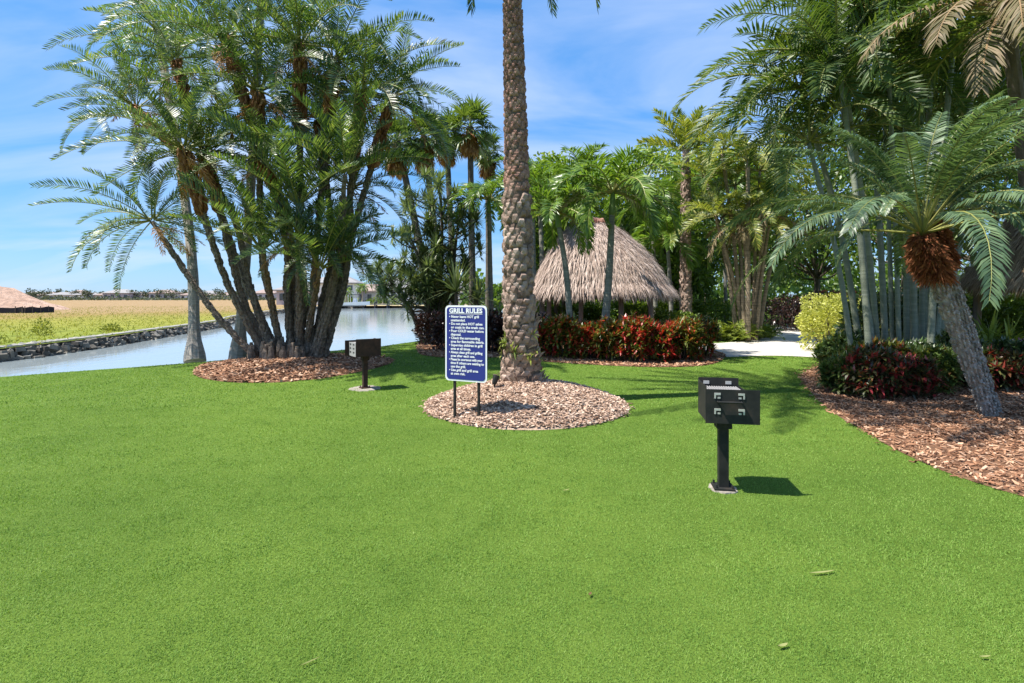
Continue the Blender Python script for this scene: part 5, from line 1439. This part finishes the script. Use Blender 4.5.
face_y = -.0095
tp = zc + SH / 2
text('GRILL RULES', .085, 0, tp - .098, face_y, root, M['sign_white'], 'heading', 'CENTER', .003, SW * .80)
a = MB(); box(a, (0, face_y, tp - .112), (SW * .80, .002, .006)); a.build('heading_underline', M['sign_white'], root)
lines = ['\u2022 Never leave HOT grill', '  unattended.', '\u2022 Do not place HOT ashes', '  or coals in the trash can.', '\u2022 Pour COLD water before', '  disposal.', '\u2022 Check the surrounding', '  area for flammable debris.', '\u2022 Supervise children in grill', '  area at all times.', '\u2022 Always clean grill and grilling', '  area after each use.', '\u2022 Please be courteous with your',
         '  time if others are waiting to', '  use the grill.', '\u2022 Use grill and grill area', '  at own risk.']
lh = (SH - .20) / len(lines)
body = MB()
for i, ln in enumerate(lines):
    text(ln, lh * .98, -SW * .40, tp - .165 - lh * i, face_y, root, M['sign_white'], 'rule_line', 'LEFT', .0012, None if len(ln) < 27 else SW * .80)


# ------------------------------------------------------------------ pedestal park grills
def grill(loc, rz, label, metal, post_h=.58, side=False):
    root = empty('park_grill', loc, rz); tag(root, label, 'grill', 'pedestal grills on the lawn')
    Wd, D, H, z0 = .46 if side else .345, .39, .285, post_h + .045
    def part(name, mat, *boxes):
        a = MB()
        for c, s in boxes: box(a, c, s)
        return a.build(name, mat, root)
    a = MB(); box(a, (0, 0, post_h / 2), (.080, .080, post_h))
    a.build('post', metal, root)
    part('collar', metal, ((0, 0, post_h + .0), (.125, .125, .085)))
    part('base_plate', metal, ((0, 0, .018), (.17, .17, .02)))
    a = MB()
    for x in (-.065, .065):
        for y in (-.065, .065):
            tube(a, [(x, y, .0), (x, y, .055)], .010, 6)
    a.build('anchor_bolts', metal, root)
    part('firebox_floor', metal, ((0, 0, z0 + .004), (Wd - .012, D - .012, .008)))
    part('front_plate', metal, ((.035, -D / 2, z0 + H / 2 - .012), (Wd + .085, .006, H)))
    part('back_plate', metal, ((0, D / 2, z0 + H / 2 + .015), (Wd, .006, H + .03)))
    sp_ = part('side_plate', metal, ((-Wd / 2, 0, z0 + H / 2 + .006), (.006, D - .008, H + .01)))
    part('side_plate', M['ash_and_lit'] if side else metal, ((Wd / 2, 0, z0 + H / 2 - .02), (.006, D - .008, H - .04)))  # turned grill: paler steel colour here stands in for sun on this side
    if side:      # dark slots for the grate in the side coloured as sunlit, and the lowered grate handle
        for y in (-.10, .08):
            for z in (.21, .14, .07):
                part('slot', M['black_metal'], ((Wd / 2 + .004, y, z0 + z), (.004, .075, .026)))
        a = MB(); tube(a, curve([(-Wd / 2 + .1, D / 2 + .01, z0 + .01), (-Wd / 2 + .02, D / 2 + .07, z0 - .02), (-Wd / 2 - .04, D / 2 + .10, z0 + .02)], 8), .012, 6); a.build('grate_handle', metal, root)
    # bright bare-metal brackets that carry the adjustable grate
    for x in (-.085, .105):
        for z in (.235, .105):
            part('bracket', M['galv'], ((x, -D / 2 - .006, z0 + z), (.050, .006, .018)), ((x - .019 * (1 if x < 0 else -1), -D / 2 - .006, z0 + z - .023), (.013, .006, .030)), ((x + .012 * (1 if x < 0 else -1), -D / 2 - .006, z0 + z - .031), (.022, .005, .014)))
        part('bracket', M['galv'], ((x - .02, D / 2 - .006, z0 + .272), (.05, .006, .028)))
    a = MB(); tube(a, [(-.085, -D / 2 - .035, z0 + .172), (.105, -D / 2 - .035, z0 + .172)], .009, 8); 
    for x in (-.085, .105): tube(a, [(x, -D / 2 - .035, z0 + .172), (x, -D / 2 + .02, z0 + .172)], .007, 6)
    a.build('handle', metal, root)
    a = MB(); zg = z0 + H - .048
    for k in range(15): tube(a, [(-Wd / 2 + .03 + k * (Wd - .06) / 14, -D / 2 + .02, zg), (-Wd / 2 + .03 + k * (Wd - .06) / 14, D / 2 - .02, zg)], .0062, 5)
    for y in (-D / 2 + .05, 0, D / 2 - .05): box(a, (0, y, zg - .010), (Wd - .04, .018, .006))
    a.build('grate', M['ash_and_lit'], root)
    part('ash_bed', M['ash_and_lit'], ((0, 0, zg - .06), (Wd - .03, D - .03, .05)))
    return root


gp = G(723, 489)
grill((gp[0], gp[1], 0), R(-10), 'black pedestal grill with bright brackets on its front at the right of the lawn', M['black_metal'])
gp2 = G(365, 388.5)
g2 = grill((gp2[0], gp2[1], 0), R(214), 'rusty brown pedestal grill turned sideways on the lawn before the palm clump', M['rust_metal'], .56, True)
M['pad'] = rough_mat('pale_concrete_pad', [(0.3, .20, .17, .14), (.8, .42, .38, .33)], 9, .9, bump=.4)
rng = rng_(351)
for (g_, r_, lab) in ((gp, .125, 'small rough concrete footing under the black grill post'), (gp2, .30, 'pale round concrete footing under the rusty grill post')):
    a = MB(); th = np.linspace(0, 2 * np.pi, 28, endpoint=False); rr = r_ * (1 + rng.normal(0, .07, 28)); o_ = np.stack([np.cos(th) * rr, np.sin(th) * rr], 1)
    V = np.concatenate([np.c_[o_, np.full(28, -.02)], np.c_[o_ * .93, np.full(28, .011)]]); i = np.arange(28); j = (i + 1) % 28
    a.add(V, [np.stack([i, j, j + 28, i + 28], 1), (i + 28)[None]]); o = a.build('concrete_footing', M['pad'], loc=(g_[0], g_[1], 0)); tag(o, lab, 'footing')

# small uplight at the foot of the date palm
ul = np.array(((494.5 - CX) / F * 7.9, 7.9)); root = empty('uplight', (ul[0], ul[1], mh(*ul))); tag(root, 'small black garden uplight on the mulch left of the date palm trunk', 'uplight')
a = MB(); tube(a, [(0, 0, -.05), (0, 0, .08)], .012, 6); a.build('stake', M['black_metal'], root)
a = MB(); tube(a, curve([(-.01, 0, .07), (.01, .01, .13), (.03, .03, .20)], 6), (.028, .038, .042, .045, .048, .05), 10); a.build('lamp_housing', M['black_metal'], root)

# fallen leaves and clippings on the lawn
M['fallen'] = leaf_mat('fallen_leaf', [(0, .22, .24, .08), (1, .36, .36, .15)], .7, .15, 3, .6, .2)
M['fallen_brown'] = leaf_mat('brown_fallen_leaf', [(0, .12, .07, .03), (1, .22, .14, .07)], .7, .1, 3, .6, .2)
fl2 = [(822, 575, .17, .016, 10, 'fallen', 'long pale fallen leaflet on the lawn below the black grill'), (783, 649, .06, .018, 20, 'fallen', 'pale tan fallen leaf near the bottom right of the lawn'), (590, 597, .035, .015, 60, 'fallen_brown', 'small brown fallen leaf at the bottom middle of the lawn'),
       (985, 660, .06, .010, 5, 'fallen', 'thin dry leaflet near the bottom right corner'), (310, 665, .09, .008, 40, 'fallen', 'thin straw at the bottom left of the lawn'), (566, 492, .07, .015, 30, 'fallen', 'dry leaf on the lawn between mulch mound and bottom edge')]
rng = rng_(361)
for (px, py, L_, w_, az, mt, lab) in fl2:
    g = G(px, py); a = MB(); t = np.linspace(-.5, .5, 8); V = []
    for tt in t:
        ww = w_ * math.cos(tt * math.pi * .96) ** .7 * .5; z = .012 + .35 * w_ * tt * tt * 4 + .004
        V += [(tt * L_, -ww, z + ww * .4), (tt * L_, 0, z - .002), (tt * L_, ww, z + ww * .4)]
    i = np.arange(7)[:, None] * 3; a.add(V, [np.concatenate([i, i + 3, i + 4, i + 1], 1), np.concatenate([i + 1, i + 4, i + 5, i + 2], 1)])
    o = a.build('fallen_leaf', M[mt], loc=(g[0], g[1], 0)); o.rotation_euler = (0, 0, R(az)); tag(o, lab, 'leaf')
